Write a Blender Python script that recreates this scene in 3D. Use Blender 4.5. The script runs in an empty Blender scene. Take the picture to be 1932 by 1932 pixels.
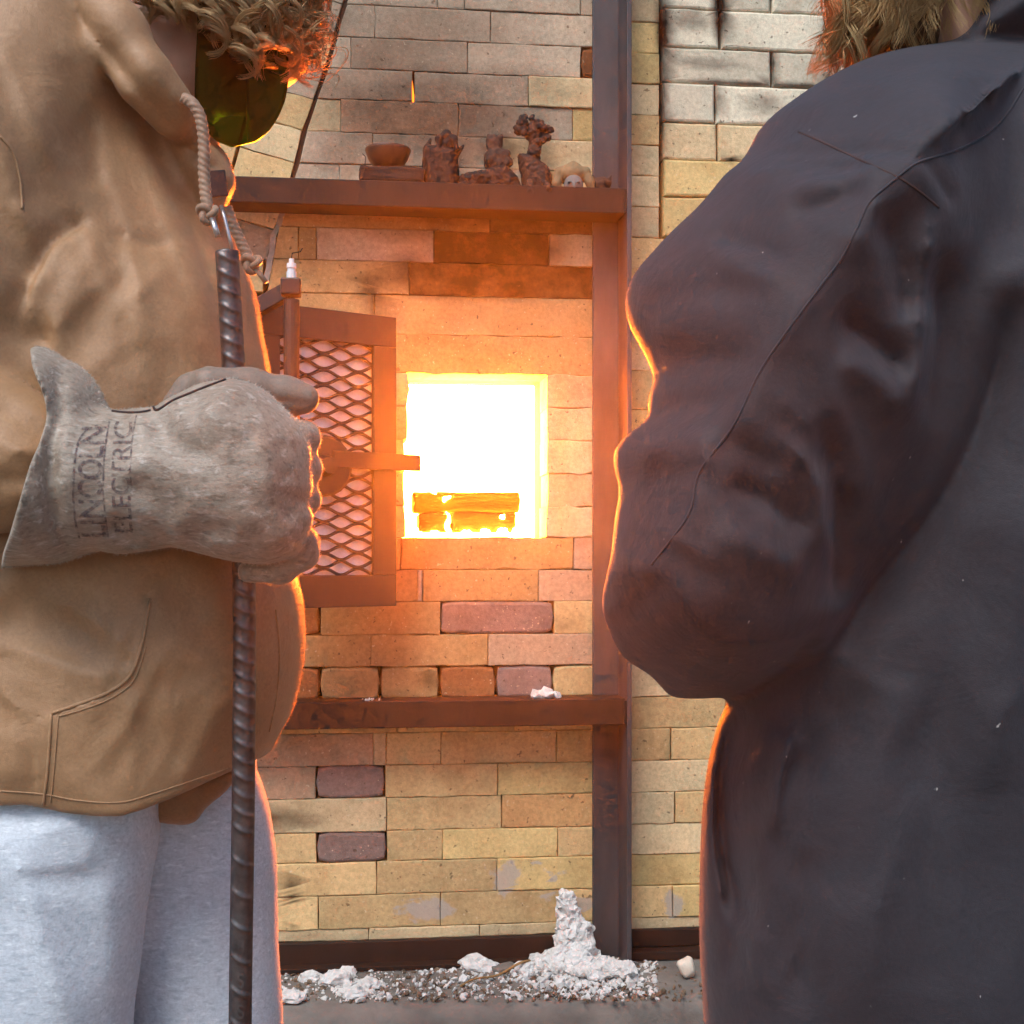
import bpy, bmesh, math, random
import numpy as np
from mathutils import Vector, Matrix, noise
from mathutils.bvhtree import BVHTree
R_ = math.radians
random.seed(7); RNG = np.random.default_rng(7)
scene = bpy.context.scene
COL = scene.collection

# ------------------------------------------------------------------ camera, sky, sun, exposure
F, U0, V0 = 2512.0, 966.0, 1050.0          # focal length, image centre and horizon on a 1932 px reading of the picture
TH, D, H = R_(6.5), 2.583, 0.95            # yaw, distance to the kiln face (y = 0), lens height
CAM = np.array([0.0, -D, H])
WV = np.array([math.sin(TH), math.cos(TH), 0.0]); RV = np.array([math.cos(TH), -math.sin(TH), 0.0]); ZV = np.array([0, 0, 1.0])
cd = bpy.data.cameras.new('camera'); cam = bpy.data.objects.new('camera', cd); COL.objects.link(cam)
cam.location = CAM; cam.rotation_euler = (R_(90), 0, -TH)
cd.sensor_width = 36; cd.lens = 36 * F / 1932; cd.shift_y = (V0 - 966) / 1932; cd.clip_start = .02; cd.clip_end = 500
scene.camera = cam
world = bpy.data.worlds.new('World'); scene.world = world; world.use_nodes = True
wn = world.node_tree.nodes; bg = wn['Background']
sky = wn.new('ShaderNodeTexSky'); sky.sky_type = 'NISHITA'; sky.sun_disc = False
sky.sun_elevation = R_(52); sky.sun_rotation = R_(211); sky.altitude = 100
world.node_tree.links.new(sky.outputs[0], bg.inputs[0]); bg.inputs[1].default_value = 0.075
sd = bpy.data.lights.new('sun', 'SUN'); sd.energy = 1.5; sd.angle = R_(30); sd.color = (1, .97, .93)
sun = bpy.data.objects.new('sun', sd); COL.objects.link(sun)
sun.rotation_euler = Vector((0.40, 0.66, -1.0)).to_track_quat('-Z', 'Y').to_euler(); sun.location = (-2, -6, 6)
vs = scene.view_settings; vs.view_transform = 'Standard'; vs.look = 'None'; vs.exposure = 1.25; vs.gamma = 1; vs.use_curve_mapping = False
scene.cycles.max_bounces = 8; scene.cycles.diffuse_bounces = 4; scene.cycles.transparent_max_bounces = 16
scene.cycles.sample_clamp_indirect = 6; scene.cycles.volume_bounces = 0; scene.cycles.adaptive_threshold = .045; scene.cycles.adaptive_min_samples = 20
FIRE = (1.0, 0.175, 0.012); FIRE_POWER = 520.0

# ------------------------------------------------------------------ reading the picture into metres
def pt(u, v, d): return CAM + WV * d + RV * ((u - U0) * d / F) + ZV * ((V0 - v) * d / F)
def wp(u, v, y=0.0):
    t = (y + D) / (math.cos(TH) - math.sin(TH) * (u - U0) / F)
    return pt(u, v, t)
def wx(u, v=1050, y=0.0): return wp(u, v, y)[0]
def wz(v, u=1113, y=0.0): return wp(u, v, y)[2]

# ------------------------------------------------------------------ object helpers
def obj(name, verts, faces, mat=None, parent=None, smooth=False, loc=None):
    me = bpy.data.meshes.new(name)
    vv = np.asarray(verts, float)
    o = bpy.data.objects.new(name, me); COL.objects.link(o)
    base = np.zeros(3)
    if parent is not None:
        o.parent = parent; base = np.array(world_loc(parent))
    if loc is not None:
        o.location = np.array(loc) - base; base = np.array(loc)
    me.from_pydata((vv - base).tolist(), [], faces if isinstance(faces, list) else faces.tolist())
    if smooth: me.polygons.foreach_set('use_smooth', [True] * len(me.polygons))
    me.update()
    if mat: me.materials.append(mat)
    return o
def world_loc(o):
    l = np.array(o.location)
    while o.parent: o = o.parent; l = l + np.array(o.location)
    return l
def empty(name, loc):
    o = bpy.data.objects.new(name, None); COL.objects.link(o); o.location = loc; o.empty_display_size = .05
    return o
def tag(o, label=None, cat=None, group=None, kind=None):
    for k, v in (('label', label), ('category', cat), ('group', group), ('kind', kind)):
        if v: o[k] = v
    return o
def base_of(vs): a = np.asarray(vs); return np.array([(a[:, 0].min() + a[:, 0].max()) / 2, (a[:, 1].min() + a[:, 1].max()) / 2, a[:, 2].min()])
def join(parts):
    V, Fc, n = [], [], 0
    for v, f in parts:
        V += [tuple(p) for p in v]; Fc += [tuple(i + n for i in q) for q in f]; n += len(v)
    return V, Fc
def box(x0, x1, y0, y1, z0, z1, b=0.0015):
    """bevelled box"""
    bm = bmesh.new(); bmesh.ops.create_cube(bm, size=1)
    for v in bm.verts: v.co = Vector(((x0 + x1) / 2 + v.co.x * (x1 - x0), (y0 + y1) / 2 + v.co.y * (y1 - y0), (z0 + z1) / 2 + v.co.z * (z1 - z0)))
    if b: bmesh.ops.bevel(bm, geom=bm.edges[:], offset=b, segments=2, affect='EDGES', profile=.5)
    V = [tuple(v.co) for v in bm.verts]; Fc = [tuple(v.index for v in f.verts) for f in bm.faces]
    bm.free(); return V, Fc
def frame_from(t):
    t = t / np.linalg.norm(t); a = np.array([0, 0, 1.0]) if abs(t[2]) < .9 else np.array([1.0, 0, 0])
    n = np.cross(t, a); n /= np.linalg.norm(n); return t, n, np.cross(t, n)
def tube(path, rad, seg=8, cap=True):
    P = np.asarray(path, float); n = len(P); rad = np.full(n, rad) if np.isscalar(rad) else np.asarray(rad)
    T = np.gradient(P, axis=0); V = []; _, N, _ = frame_from(T[0])
    for i in range(n):
        t = T[i] / (np.linalg.norm(T[i]) + 1e-12); N = N - t * N.dot(t); N /= np.linalg.norm(N) + 1e-12; B = np.cross(t, N)
        for k in range(seg):
            a = 2 * math.pi * k / seg; V.append(P[i] + rad[i] * (math.cos(a) * N + math.sin(a) * B))
    Fc = [(i * seg + k, i * seg + (k + 1) % seg, (i + 1) * seg + (k + 1) % seg, (i + 1) * seg + k) for i in range(n - 1) for k in range(seg)]
    if cap: Fc += [tuple(range(seg))[::-1], tuple((n - 1) * seg + k for k in range(seg))]
    return V, Fc
def bar(a, b, w, h, bev=.001):
    """square bar from a to b"""
    a, b = np.array(a, float), np.array(b, float); L = np.linalg.norm(b - a); t, n, q = frame_from(b - a)
    V, Fc = box(0, L, -w / 2, w / 2, -h / 2, h / 2, bev)
    return [tuple(a + t * v[0] + n * v[1] + q * v[2]) for v in V], Fc
def spline(pts, closed=False, per=8):
    P = np.asarray(pts, float); n = len(P); out = []
    rng = range(n) if closed else range(n - 1)
    for i in rng:
        p0 = P[(i - 1) % n] if closed or i > 0 else 2 * P[0] - P[1]
        p1 = P[i]; p2 = P[(i + 1) % n]; p3 = P[(i + 2) % n] if closed or i + 2 < n else 2 * P[-1] - P[-2]
        for k in range(per):
            t = k / per
            out.append(.5 * ((2 * p1) + (-p0 + p2) * t + (2 * p0 - 5 * p1 + 4 * p2 - p3) * t * t + (-p0 + 3 * p1 - 3 * p2 + p3) * t ** 3))
    if not closed: out.append(P[-1])
    return np.array(out)

# ------------------------------------------------------------------ materials
def new_mat(name):
    m = bpy.data.materials.new(name); m.use_nodes = True
    nt = m.node_tree; return m, nt, nt.nodes, nt.links, nt.nodes['Principled BSDF']
def ramp(N, L, fac, stops):
    r = N.new('ShaderNodeValToRGB'); e = r.color_ramp.elements
    while len(e) < len(stops): e.new(.5)
    for i, (p, c) in enumerate(stops): e[i].position = p; e[i].color = (*c, 1) if len(c) == 3 else c
    L.new(fac, r.inputs[0]); return r.outputs[0]
def tex(N, L, scale, detail=3, rough=.55, vec=None, dist=0.0, stretch=None):
    n = N.new('ShaderNodeTexNoise'); n.inputs['Scale'].default_value = scale; n.inputs['Detail'].default_value = detail
    n.inputs['Roughness'].default_value = rough; n.inputs['Distortion'].default_value = dist
    if vec is None: vec = N.new('ShaderNodeTexCoord').outputs['Object']
    if stretch:
        mp = N.new('ShaderNodeMapping'); mp.inputs['Scale'].default_value = stretch; L.new(vec, mp.inputs[0]); vec = mp.outputs[0]
    L.new(vec, n.inputs['Vector']); return n.outputs['Fac']
def mixc(N, L, a, b, fac, mode='MIX'):
    m = N.new('ShaderNodeMix'); m.data_type = 'RGBA'; m.blend_type = mode
    for s, x in ((0, fac), (6, a), (7, b)):
        if isinstance(x, (int, float)): m.inputs[s].default_value = x
        elif isinstance(x, tuple): m.inputs[s].default_value = (*x, 1) if len(x) == 3 else x
        else: L.new(x, m.inputs[s])
    return m.outputs[2]
def math_n(N, L, op, a, b=None, clamp=False):
    m = N.new('ShaderNodeMath'); m.operation = op; m.use_clamp = clamp
    for i, x in enumerate((a, b)):
        if x is None: continue
        if isinstance(x, (int, float)): m.inputs[i].default_value = x
        else: L.new(x, m.inputs[i])
    return m.outputs[0]
def bump(N, L, p, h, strength, dist):
    b = N.new('ShaderNodeBump'); b.inputs['Strength'].default_value = strength; b.inputs['Distance'].default_value = dist
    L.new(h, b.inputs['Height'])
    prev = p.inputs['Normal'].links
    if prev: L.new(prev[0].from_socket, b.inputs['Normal'])
    L.new(b.outputs[0], p.inputs['Normal'])
def simple(name, c1, c2, scale=20, rough=.7, metal=0, bs=.3, bd=.002, fine=200, spec=.3, stretch=None, detail=5):
    m, nt, N, L, p = new_mat(name)
    f = tex(N, L, scale, detail, .6, stretch=stretch)
    L.new(ramp(N, L, f, [(.3, c1), (.7, c2)]), p.inputs['Base Color'])
    p.inputs['Roughness'].default_value = rough; p.inputs['Metallic'].default_value = metal; p.inputs['Specular IOR Level'].default_value = spec
    bump(N, L, p, tex(N, L, fine, 3, .6, stretch=stretch), bs, bd); return m
def cloth(name, c1, c2, scale, rough=.55, spec=.5, sheen=.25, fine=900, stretch=None, bs=.35, tint=(1, .9, .8), mottle=None, lint=False, wr=1.0):
    m, nt, N, L, p = new_mat(name)
    f = tex(N, L, scale, 4, .6); col = ramp(N, L, f, [(.3, c1), (.72, c2)])
    gf = tex(N, L, 330, 3, .7); col = mixc(N, L, col, ramp(N, L, gf, [(.3, (.72, .72, .72)), (.7, (1.22, 1.22, 1.22))]), .55, 'MULTIPLY')
    if lint: col = mixc(N, L, col, (.5, .48, .46), ramp(N, L, tex(N, L, 190, 2, .4, stretch=(1, 1, .5)), [(.775, (0, 0, 0)), (.80, (.6, .6, .6))]))
    if mottle:
        g = tex(N, L, mottle[0], 3, .65, stretch=mottle[1]); col = mixc(N, L, col, mottle[2], ramp(N, L, g, [(.5, (0, 0, 0)), (.68, (1, 1, 1))]))
        g2 = tex(N, L, mottle[0] * .8, 3, .65, stretch=mottle[1], dist=.4); col = mixc(N, L, col, mottle[3], ramp(N, L, g2, [(.55, (0, 0, 0)), (.75, (1, 1, 1))]))
    L.new(col, p.inputs['Base Color']); p.inputs['Roughness'].default_value = rough; p.inputs['Specular IOR Level'].default_value = spec
    p.inputs['Sheen Weight'].default_value = sheen; p.inputs['Sheen Roughness'].default_value = .5; p.inputs['Sheen Tint'].default_value = (*tint, 1)
    bump(N, L, p, tex(N, L, 16, 4, .55, dist=.6), .3 * wr, .010); bump(N, L, p, tex(N, L, 70, 3, .6, dist=.3), .25 * wr, .002)
    bump(N, L, p, tex(N, L, fine, 2, .7, stretch=stretch), bs, .0012); return m

def brick_material():
    m, nt, N, L, p = new_mat('firebrick')
    oi = N.new('ShaderNodeObjectInfo'); tc = N.new('ShaderNodeTexCoord'); geo = N.new('ShaderNodeNewGeometry')
    va = N.new('ShaderNodeVectorMath'); va.operation = 'ADD'; L.new(geo.outputs['Position'], va.inputs[0])
    cx = N.new('ShaderNodeCombineXYZ'); L.new(math_n(N, L, 'MULTIPLY', oi.outputs['Random'], 13.0), cx.inputs[1]); L.new(cx.outputs[0], va.inputs[1])
    vec = va.outputs[0]
    big = tex(N, L, 9, 5, .6, vec); fine = tex(N, L, 130, 4, .7, vec); grain = tex(N, L, 420, 2, .6, vec)
    val = N.new('ShaderNodeHueSaturation'); L.new(oi.outputs['Color'], val.inputs['Color'])
    L.new(math_n(N, L, 'ADD', math_n(N, L, 'MULTIPLY', oi.outputs['Random'], .34), .80), val.inputs['Value'])
    col = val.outputs[0]
    col = mixc(N, L, col, ramp(N, L, big, [(.28, (.6, .55, .5)), (.52, (1, 1, 1)), (.74, (1.2, 1.16, 1.1))]), .65, 'MULTIPLY')
    col = mixc(N, L, col, ramp(N, L, fine, [(.3, (.6, .57, .54)), (.62, (1.12, 1.12, 1.12))]), .55, 'MULTIPLY')
    sp = tex(N, L, 95, 2, .5, vec); col = mixc(N, L, col, (.10, .06, .035), ramp(N, L, sp, [(.68, (0, 0, 0)), (.73, (.7, .7, .7))]))      # dark grog specks
    ps = tex(N, L, 160, 2, .5, vec); col = mixc(N, L, col, (.72, .62, .45), ramp(N, L, ps, [(.68, (0, 0, 0)), (.74, (.5, .5, .5))]))      # pale grog specks
    # smoke stains and grey mortar smears, carried on each brick's own surface
    at = N.new('ShaderNodeAttribute'); at.attribute_name = 'soot'; sm = N.new('ShaderNodeAttribute'); sm.attribute_name = 'smear'
    wob = math_n(N, L, 'SUBTRACT', tex(N, L, 20, 6, .68, geo.outputs['Position']), .5)
    soot = math_n(N, L, 'MULTIPLY', at.outputs['Fac'], math_n(N, L, 'ADD', math_n(N, L, 'MULTIPLY', wob, .7), 1.03), True)
    col = mixc(N, L, col, (.009, .0045, .002), soot)
    mk = ramp(N, L, math_n(N, L, 'ADD', sm.outputs['Fac'], math_n(N, L, 'MULTIPLY', wob, 2.4)), [(.46, (0, 0, 0)), (.66, (1, 1, 1))])
    col = mixc(N, L, col, (.40, .365, .34), math_n(N, L, 'MULTIPLY', mk, .72))
    L.new(col, p.inputs['Base Color']); p.inputs['Roughness'].default_value = .92; p.inputs['Specular IOR Level'].default_value = .15
    bump(N, L, p, big, .4, .008); bump(N, L, p, fine, .45, .0022); bump(N, L, p, grain, .5, .0012)
    return m
SOOT = [(940, 500, 135, 66, .93), (830, 440, 150, 30, .55), (1040, 425, 70, 22, .8), (700, 545, 26, 40, .75), (775, 515, 60, 40, .75), (1080, 540, 30, 26, .5),
        (800, 215, 240, 120, .68), (960, 170, 140, 60, .45), (700, 130, 80, 70, .4), (640, 300, 60, 40, .35), (900, 415, 200, 26, .7), (720, 420, 120, 20, .4), (780, 60, 260, 80, .35), (880, 535, 200, 34, .95), (1000, 470, 90, 50, .8), (845, 290, 60, 55, .7), (935, 280, 55, 50, .75), (1005, 250, 45, 60, .5), (700, 590, 16, 26, .6),
        (515, 1545, 28, 30, .95), (560, 1548, 60, 20, .5), (551, 1700, 7, 60, .9), (600, 400, 160, 20, .25),
        (1358, 20, 22, 75, .97), (1254, 50, 22, 75, .97), (1300, 40, 45, 20, .6), (1330, 120, 90, 12, .5), (1250, 150, 8, 200, .8), (1458, 120, 8, 40, .8), (1400, 156, 120, 6, .8), (1500, 160, 80, 8, .8), (1352, 190, 8, 40, .7), (1570, 60, 12, 60, .9), (1300, 20, 40, 10, .5), (1440, 195, 45, 24, .55), (1560, 170, 18, 50, .9), (1256, 218, 12, 14, .7), (1380, 300, 24, 9, .9), (1050, 1180, 30, 10, .3),
        (810, 1280, 22, 26, .55)]
SMEAR = [(955, 1652, 26, 34), (820, 1715, 44, 24), (782, 1716, 22, 26), (1050, 1690, 30, 9), (1010, 1628, 12, 8), (1266, 1705, 15, 30), (1098, 1706, 22, 14), (1045, 1655, 8, 10)]
M = {}
M['brick'] = brick_material()
M['core'] = simple('sooty_clay', (.02, .012, .008), (.06, .035, .02), 30, .95)
M['mortar'] = simple('pale_mortar', (.32, .27, .22), (.45, .40, .34), 60, .95, bs=.5)
M['steel'] = simple('rusty_steel', (.012, .008, .006), (.028, .017, .013), 14, .6, metal=.05, bs=.25, bd=.001, fine=160, spec=.2, stretch=(1, 1, .35))
M['door_steel'] = simple('brown_door_steel', (.012, .0105, .0105), (.024, .019, .018), 10, .45, metal=.2, bs=.12, bd=.0006, fine=300, spec=.5)
M['post_steel'] = simple('grey_scaled_steel', (.026, .030, .036), (.068, .070, .076), 16, .5, metal=.2, bs=.12, bd=.001, fine=140, spec=.5, stretch=(1, 1, .3))
M['fibre'] = simple('ceramic_fibre', (.60, .63, .67), (.76, .79, .82), 40, .95, bs=.6, bd=.003, fine=120)
M['white_metal'] = simple('pale_ceramic', (.6, .62, .64), (.75, .77, .78), 30, .35)
M['rebar'] = simple('worn_steel', (.05, .048, .05), (.13, .12, .12), 60, .42, metal=.75, bs=.3, bd=.0006, fine=500, spec=.5)
M['concrete'] = simple('dirty_concrete', (.11, .105, .095), (.22, .20, .175), 9, .9, bs=.6, bd=.004, fine=90, detail=8)
M['ground'] = simple('packed_earth', (.08, .07, .055), (.16, .14, .11), 3, .95, bs=.6, bd=.01, fine=40)
M['ash'] = simple('white_ash', (.50, .48, .45), (.72, .71, .69), 45, .95, bs=.8, bd=.004, fine=130)
M['debris'] = simple('brown_debris', (.05, .03, .02), (.25, .18, .12), 80, .9)
M['straw'] = simple('straw', (.28, .14, .05), (.4, .22, .09), 50, .8)
M['stone'] = simple('pale_stone', (.55, .47, .38), (.7, .62, .52), 30, .8)
M['clay'] = simple('red_clay', (.007, .004, .003), (.018, .010, .007), 40, .75, bs=.4)
M['grey_clay'] = simple('grey_clay', (.012, .009, .008), (.04, .029, .023), 60, .8, bs=.4)
M['terracotta'] = simple('terracotta', (.05, .017, .006), (.08, .028, .010), 20, .45, bs=.15, spec=.5)
M['pale_clay'] = simple('pale_clay', (.15, .125, .11), (.21, .175, .16), 40, .7)
M['yellow_clay'] = simple('ochre_clay', (.17, .115, .06), (.25, .175, .09), 40, .8)
M['log'] = simple('charred_log', (.0004, .0005, .0001), (.0016, .0019, .0005), 30, .9, bs=.8, bd=.004, fine=80, stretch=(1, 4, 4))
M['log_pale'] = simple('burning_log', (.003, .008, .0004), (.008, .022, .001), 40, .9, bs=.8, bd=.004, fine=80, stretch=(1, 4, 4))
M['duck'] = cloth('brown_duck_canvas', (.265, .145, .068), (.335, .19, .092), 14, sheen=.12, fine=1100, mottle=(60, (1, 1, 1), (.28, .155, .073), (.35, .205, .105)))
M['duck_dark'] = cloth('dark_brown_lining', (.19, .09, .035), (.24, .12, .05), 14)
M['cord'] = cloth('hood_cord', (.22, .13, .08), (.29, .18, .115), 40, sheen=.3)
M['fleece'] = cloth('heather_grey_fleece', (.46, .51, .57), (.54, .59, .65), 12, sheen=.25, fine=500, mottle=(230, (.4, 1, 1.3), (.36, .41, .47), (.66, .71, .76)), wr=.5, tint=(.9, .95, 1))
M['jacket'] = cloth('charcoal_twill', (.022, .0205, .026), (.031, .029, .036), 8, rough=.68, spec=.25, sheen=.10, fine=1000, tint=(.75, .85, 1), lint=True)
M['suede'] = cloth('grey_suede', (.215, .175, .135), (.285, .24, .19), 16, sheen=.3, fine=350, bs=.5, stretch=(.5, 1, 1), mottle=(210, (.45, 1, 1), (.15, .115, .085), (.42, .385, .34)), wr=.35)
M['suede_smooth'] = cloth('smooth_grey_leather', (.15, .115, .09), (.21, .165, .13), 20, sheen=.1, wr=.6)
M['thread'] = simple('dark_thread', (.03, .02, .02), (.05, .03, .03), 40, .8)
M['chrome'] = simple('zip_metal', (.5, .5, .5), (.6, .6, .6), 40, .3, metal=.9, bs=.05)
M['shoe'] = simple('work_boot', (.08, .05, .03), (.12, .08, .05), 20, .6)
def skin_mat():
    m, nt, N, L, p = new_mat('skin'); L.new(ramp(N, L, tex(N, L, 30, 4, .6), [(.3, (.46, .25, .17)), (.7, (.56, .33, .24))]), p.inputs['Base Color'])
    p.inputs['Roughness'].default_value = .5; p.inputs['Subsurface Weight'].default_value = .15; p.inputs['Subsurface Radius'].default_value = (.01, .004, .002); p.inputs['Subsurface Scale'].default_value = .6
    bump(N, L, p, tex(N, L, 350, 3), .15, .0008); return m
M['skin'] = skin_mat()
def hair_mat(name, c1, c2):
    m, nt, N, L, p = new_mat(name); N.remove(p); out = N['Material Output']
    f = tex(N, L, 25, 3); col = ramp(N, L, f, [(.3, c1), (.7, c2)])
    d = N.new('ShaderNodeBsdfDiffuse'); t = N.new('ShaderNodeBsdfTranslucent'); g = N.new('ShaderNodeBsdfGlossy'); g.inputs['Roughness'].default_value = .32
    L.new(col, d.inputs[0]); L.new(col, t.inputs[0]); L.new(col, g.inputs[0])
    a = N.new('ShaderNodeMixShader'); a.inputs[0].default_value = .58; L.new(d.outputs[0], a.inputs[1]); L.new(t.outputs[0], a.inputs[2])
    b = N.new('ShaderNodeMixShader'); b.inputs[0].default_value = .22; L.new(a.outputs[0], b.inputs[1]); L.new(g.outputs[0], b.inputs[2]); L.new(b.outputs[0], out.inputs[0])
    return m
M['hair_brown'] = hair_mat('curly_brown_hair', (.38, .26, .135), (.74, .56, .33))
M['hair_blond'] = hair_mat('wavy_blond_hair', (.38, .26, .12), (.68, .49, .26))
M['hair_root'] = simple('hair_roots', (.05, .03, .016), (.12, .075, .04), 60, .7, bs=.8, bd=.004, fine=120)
def visor_mat():
    m, nt, N, L, p = new_mat('green_visor'); N.remove(p); out = N['Material Output']
    t = N.new('ShaderNodeBsdfTransparent'); t.inputs[0].default_value = (.07, .20, .01, 1)
    g = N.new('ShaderNodeBsdfGlossy'); g.inputs['Roughness'].default_value = .3; g.inputs[0].default_value = (.15, .3, .05, 1)
    fr = N.new('ShaderNodeFresnel'); fr.inputs[0].default_value = 1.4
    x = N.new('ShaderNodeMixShader'); L.new(fr.outputs[0], x.inputs[0]); L.new(t.outputs[0], x.inputs[1]); L.new(g.outputs[0], x.inputs[2]); L.new(x.outputs[0], out.inputs[0]); return m
M['visor'] = visor_mat()
def fire_mat(name, power):
    m, nt, N, L, p = new_mat(name); N.remove(p); out = N['Material Output']
    e = N.new('ShaderNodeEmission'); e.inputs[0].default_value = (*FIRE, 1)
    f = tex(N, L, 4, 3); L.new(math_n(N, L, 'MULTIPLY', math_n(N, L, 'ADD', f, .55), power), e.inputs[1]); L.new(e.outputs[0], out.inputs[0]); return m
M['fire'] = fire_mat('fire', FIRE_POWER); M['ember'] = fire_mat('small_flame', 6.0); M['slit'] = fire_mat('slit_flame', 1.6)

# ------------------------------------------------------------------ setting: ground and ledge
g = 120
obj('ground', [(-g, -g, 0), (g, -g, 0), (g, g, 0), (-g, g, 0)], [(0, 1, 2, 3)], M['ground'])['kind'] = 'structure'
ZL = wz(1805)
def ledge():
    nx, ny = 160, 24; xs = np.linspace(-1.8, 2.0, nx); V = []; Fc = []
    prof = [(.30, ZL), (-.02, ZL), (-.06, ZL), (-.12, ZL - .001), (-.18, ZL - .003), (-.225, ZL - .006), (-.242, ZL - .014), (-.250, ZL - .032), (-.252, ZL - .07), (-.252, 0)]
    for x in xs:
        for j, (y, z) in enumerate(prof):
            w = noise.noise(Vector((x * 6, y * 30, z * 30))) * .004 + noise.noise(Vector((x * 25, y * 60, z * 60))) * .002
            V.append((x, y + (w if j > 4 else 0), z + (w if 0 < j < 8 else 0)))
    n = len(prof)
    for i in range(nx - 1):
        for j in range(n - 1): Fc.append((i * n + j, (i + 1) * n + j, (i + 1) * n + j + 1, i * n + j + 1)[::-1])
    return obj('concrete_ledge', V, Fc, M['concrete'], smooth=True)
o = ledge(); o['kind'] = 'structure'

# ------------------------------------------------------------------ the kiln wall, brick by brick
kiln = tag(empty('brick_kiln', (wx(966), 0.1, ZL)), 'firebrick kiln wall of tan, white and sooty bricks around the glowing stoke hole', 'kiln')
TAN, PALE, GREY, WHITE = (.62, .44, .22), (.63, .50, .30), (.44, .355, .26), (.66, .61, .47)
PURP, RUST, ORNG, YEL, PINK = (.26, .185, .165), (.32, .13, .055), (.52, .31, .14), (.62, .46, .21), (.50, .345, .23)
BEV = .0017
K_ = 2.6 / F
SOOT_W = [(*wp(u, v)[[0, 2]], a * K_, b * K_, c) for u, v, a, b, c in SOOT]; SMEAR_W = [(*wp(u, v)[[0, 2]], a * K_, b * K_) for u, v, a, b in SMEAR]
def brick(poly, color, soot=0.0, proud=0.0, bev=BEV, rough=.0007, depth=.10, round_=0.0, bulk=None):
    """poly: corners (x,z) on the wall face, counter-clockwise seen from the front"""
    P = np.array(poly, float); c = P.mean(0); out = []
    n = len(P)
    for i in range(n):
        a, b = P[i], P[(i + 1) % n]; L = np.linalg.norm(b - a); k = max(1, int(L / .022))
        pa, pb = P[i - 1], P[(i + 1) % n]
        out.append(a + round_ * ((pa - a) / np.linalg.norm(pa - a) + (pb - a) / np.linalg.norm(pb - a)) * .35) if round_ else out.append(a)
        for j in range(1, k): out.append(a + (b - a) * j / k)
    out = np.array(out); m = len(out)
    j1 = RNG.normal(0, rough, out.shape); chip = (RNG.random(m) < .12) * RNG.random(m) * .006
    dirs = c - out; dirs /= np.linalg.norm(dirs, axis=1)[:, None]
    wid = min(P[:, 1].max() - P[:, 1].min(), P[:, 0].max() - P[:, 0].min())
    insd = np.stack([np.sign(c[0] - out[:, 0]) * (abs(out[:, 0] - c[0]) > (P[:, 0].max() - P[:, 0].min()) / 2 - .004), np.sign(c[1] - out[:, 1]) * (abs(out[:, 1] - c[1]) > (P[:, 1].max() - P[:, 1].min()) / 2 - .009)], 1)
    b = min(bev, wid * .2)
    r0 = out + j1 * .5; r1 = out + j1 + insd * (b * .35) + dirs * chip[:, None] * .4; r2 = out + j1 + insd * b + dirs * chip[:, None]
    tx, tz = RNG.normal(0, .004, 2)
    def yy(q, y): return y - proud + (q[:, 0] - c[0]) * tx * .5 + (q[:, 1] - c[1]) * tz
    V = [];
    for q, y in ((out, depth), (r0, b), (r1, b * .3), (r2, 0.0)):
        Y = yy(q, y) if y < depth else np.full(m, y)
        V += [(q[i, 0], Y[i], q[i, 1]) for i in range(m)]
    Fc = [(l * m + i, l * m + (i + 1) % m, (l + 1) * m + (i + 1) % m, (l + 1) * m + i) for l in range(3) for i in range(m)]
    c2 = r2.mean(0)
    for kk_ in (.72, .40):
        q = c2 + (r2 - c2) * kk_; Y = yy(q, 0.0); V += [(q[i, 0], Y[i], q[i, 1]) for i in range(m)]
    V.append((c2[0], yy(c2[None], 0.0)[0], c2[1]))
    Fc += [(l * m + i, l * m + (i + 1) % m, (l + 1) * m + (i + 1) % m, (l + 1) * m + i) for l in (3, 4) for i in range(m)] + [(5 * m + i, 5 * m + (i + 1) % m, 6 * m) for i in range(m)]
    if bulk is not None: bulk.append((V, Fc)); return
    o = obj('brick', V, Fc, M['brick'], kiln); A = np.array(V); sv = np.full(len(A), soot); mv = np.zeros(len(A))
    for (cx_, cz_, ax_, az_, a) in SOOT_W:
        r = np.sqrt(((A[:, 0] - cx_) / ax_) ** 2 + ((A[:, 2] - cz_) / az_) ** 2); t = np.clip((1.25 - r) / .9, 0, 1); sv = np.maximum(sv, a * t * t * (3 - 2 * t))
    for (cx_, cz_, ax_, az_) in SMEAR_W:
        r = np.sqrt(((A[:, 0] - cx_) / ax_) ** 2 + ((A[:, 2] - cz_) / az_) ** 2); mv = np.maximum(mv, np.clip(1.5 - r, 0, 1.2))
    for nm, arr in (('soot', sv), ('smear', mv)): o.data.attributes.new(nm, 'FLOAT', 'POINT').data.foreach_set('value', arr.astype(np.float32))
    o.color = (*color, 1); return o
GAP = .0006
def diag(v):
    D_ = [(720, -280), (690, -150), (655, 0), (615, 140), (575, 250), (557, 325), (530, 415), (518, 445), (505, 520), (490, 600), (470, 720)]
    return float(np.interp(v, [b for a, b in D_], [a for a, b in D_]))
def rect_brick(u0, u1, v0, v1, color, soot=0, uref=1113, gl=GAP, gr=GAP, **k):
    z1, z0 = wz(v0, uref), wz(v1, uref); vm = (v0 + v1) / 2
    return brick([(wx(u0, vm) + gl, z0 + GAP * .8), (wx(u1, vm) - gr, z0 + GAP * .8), (wx(u1, vm) - gr, z1 - GAP * .8), (wx(u0, vm) + gl, z1 - GAP * .8)], color, soot, proud=k.pop('proud', RNG.normal(0, .0012)), **k)
L_ = None; E = 1158
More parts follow.
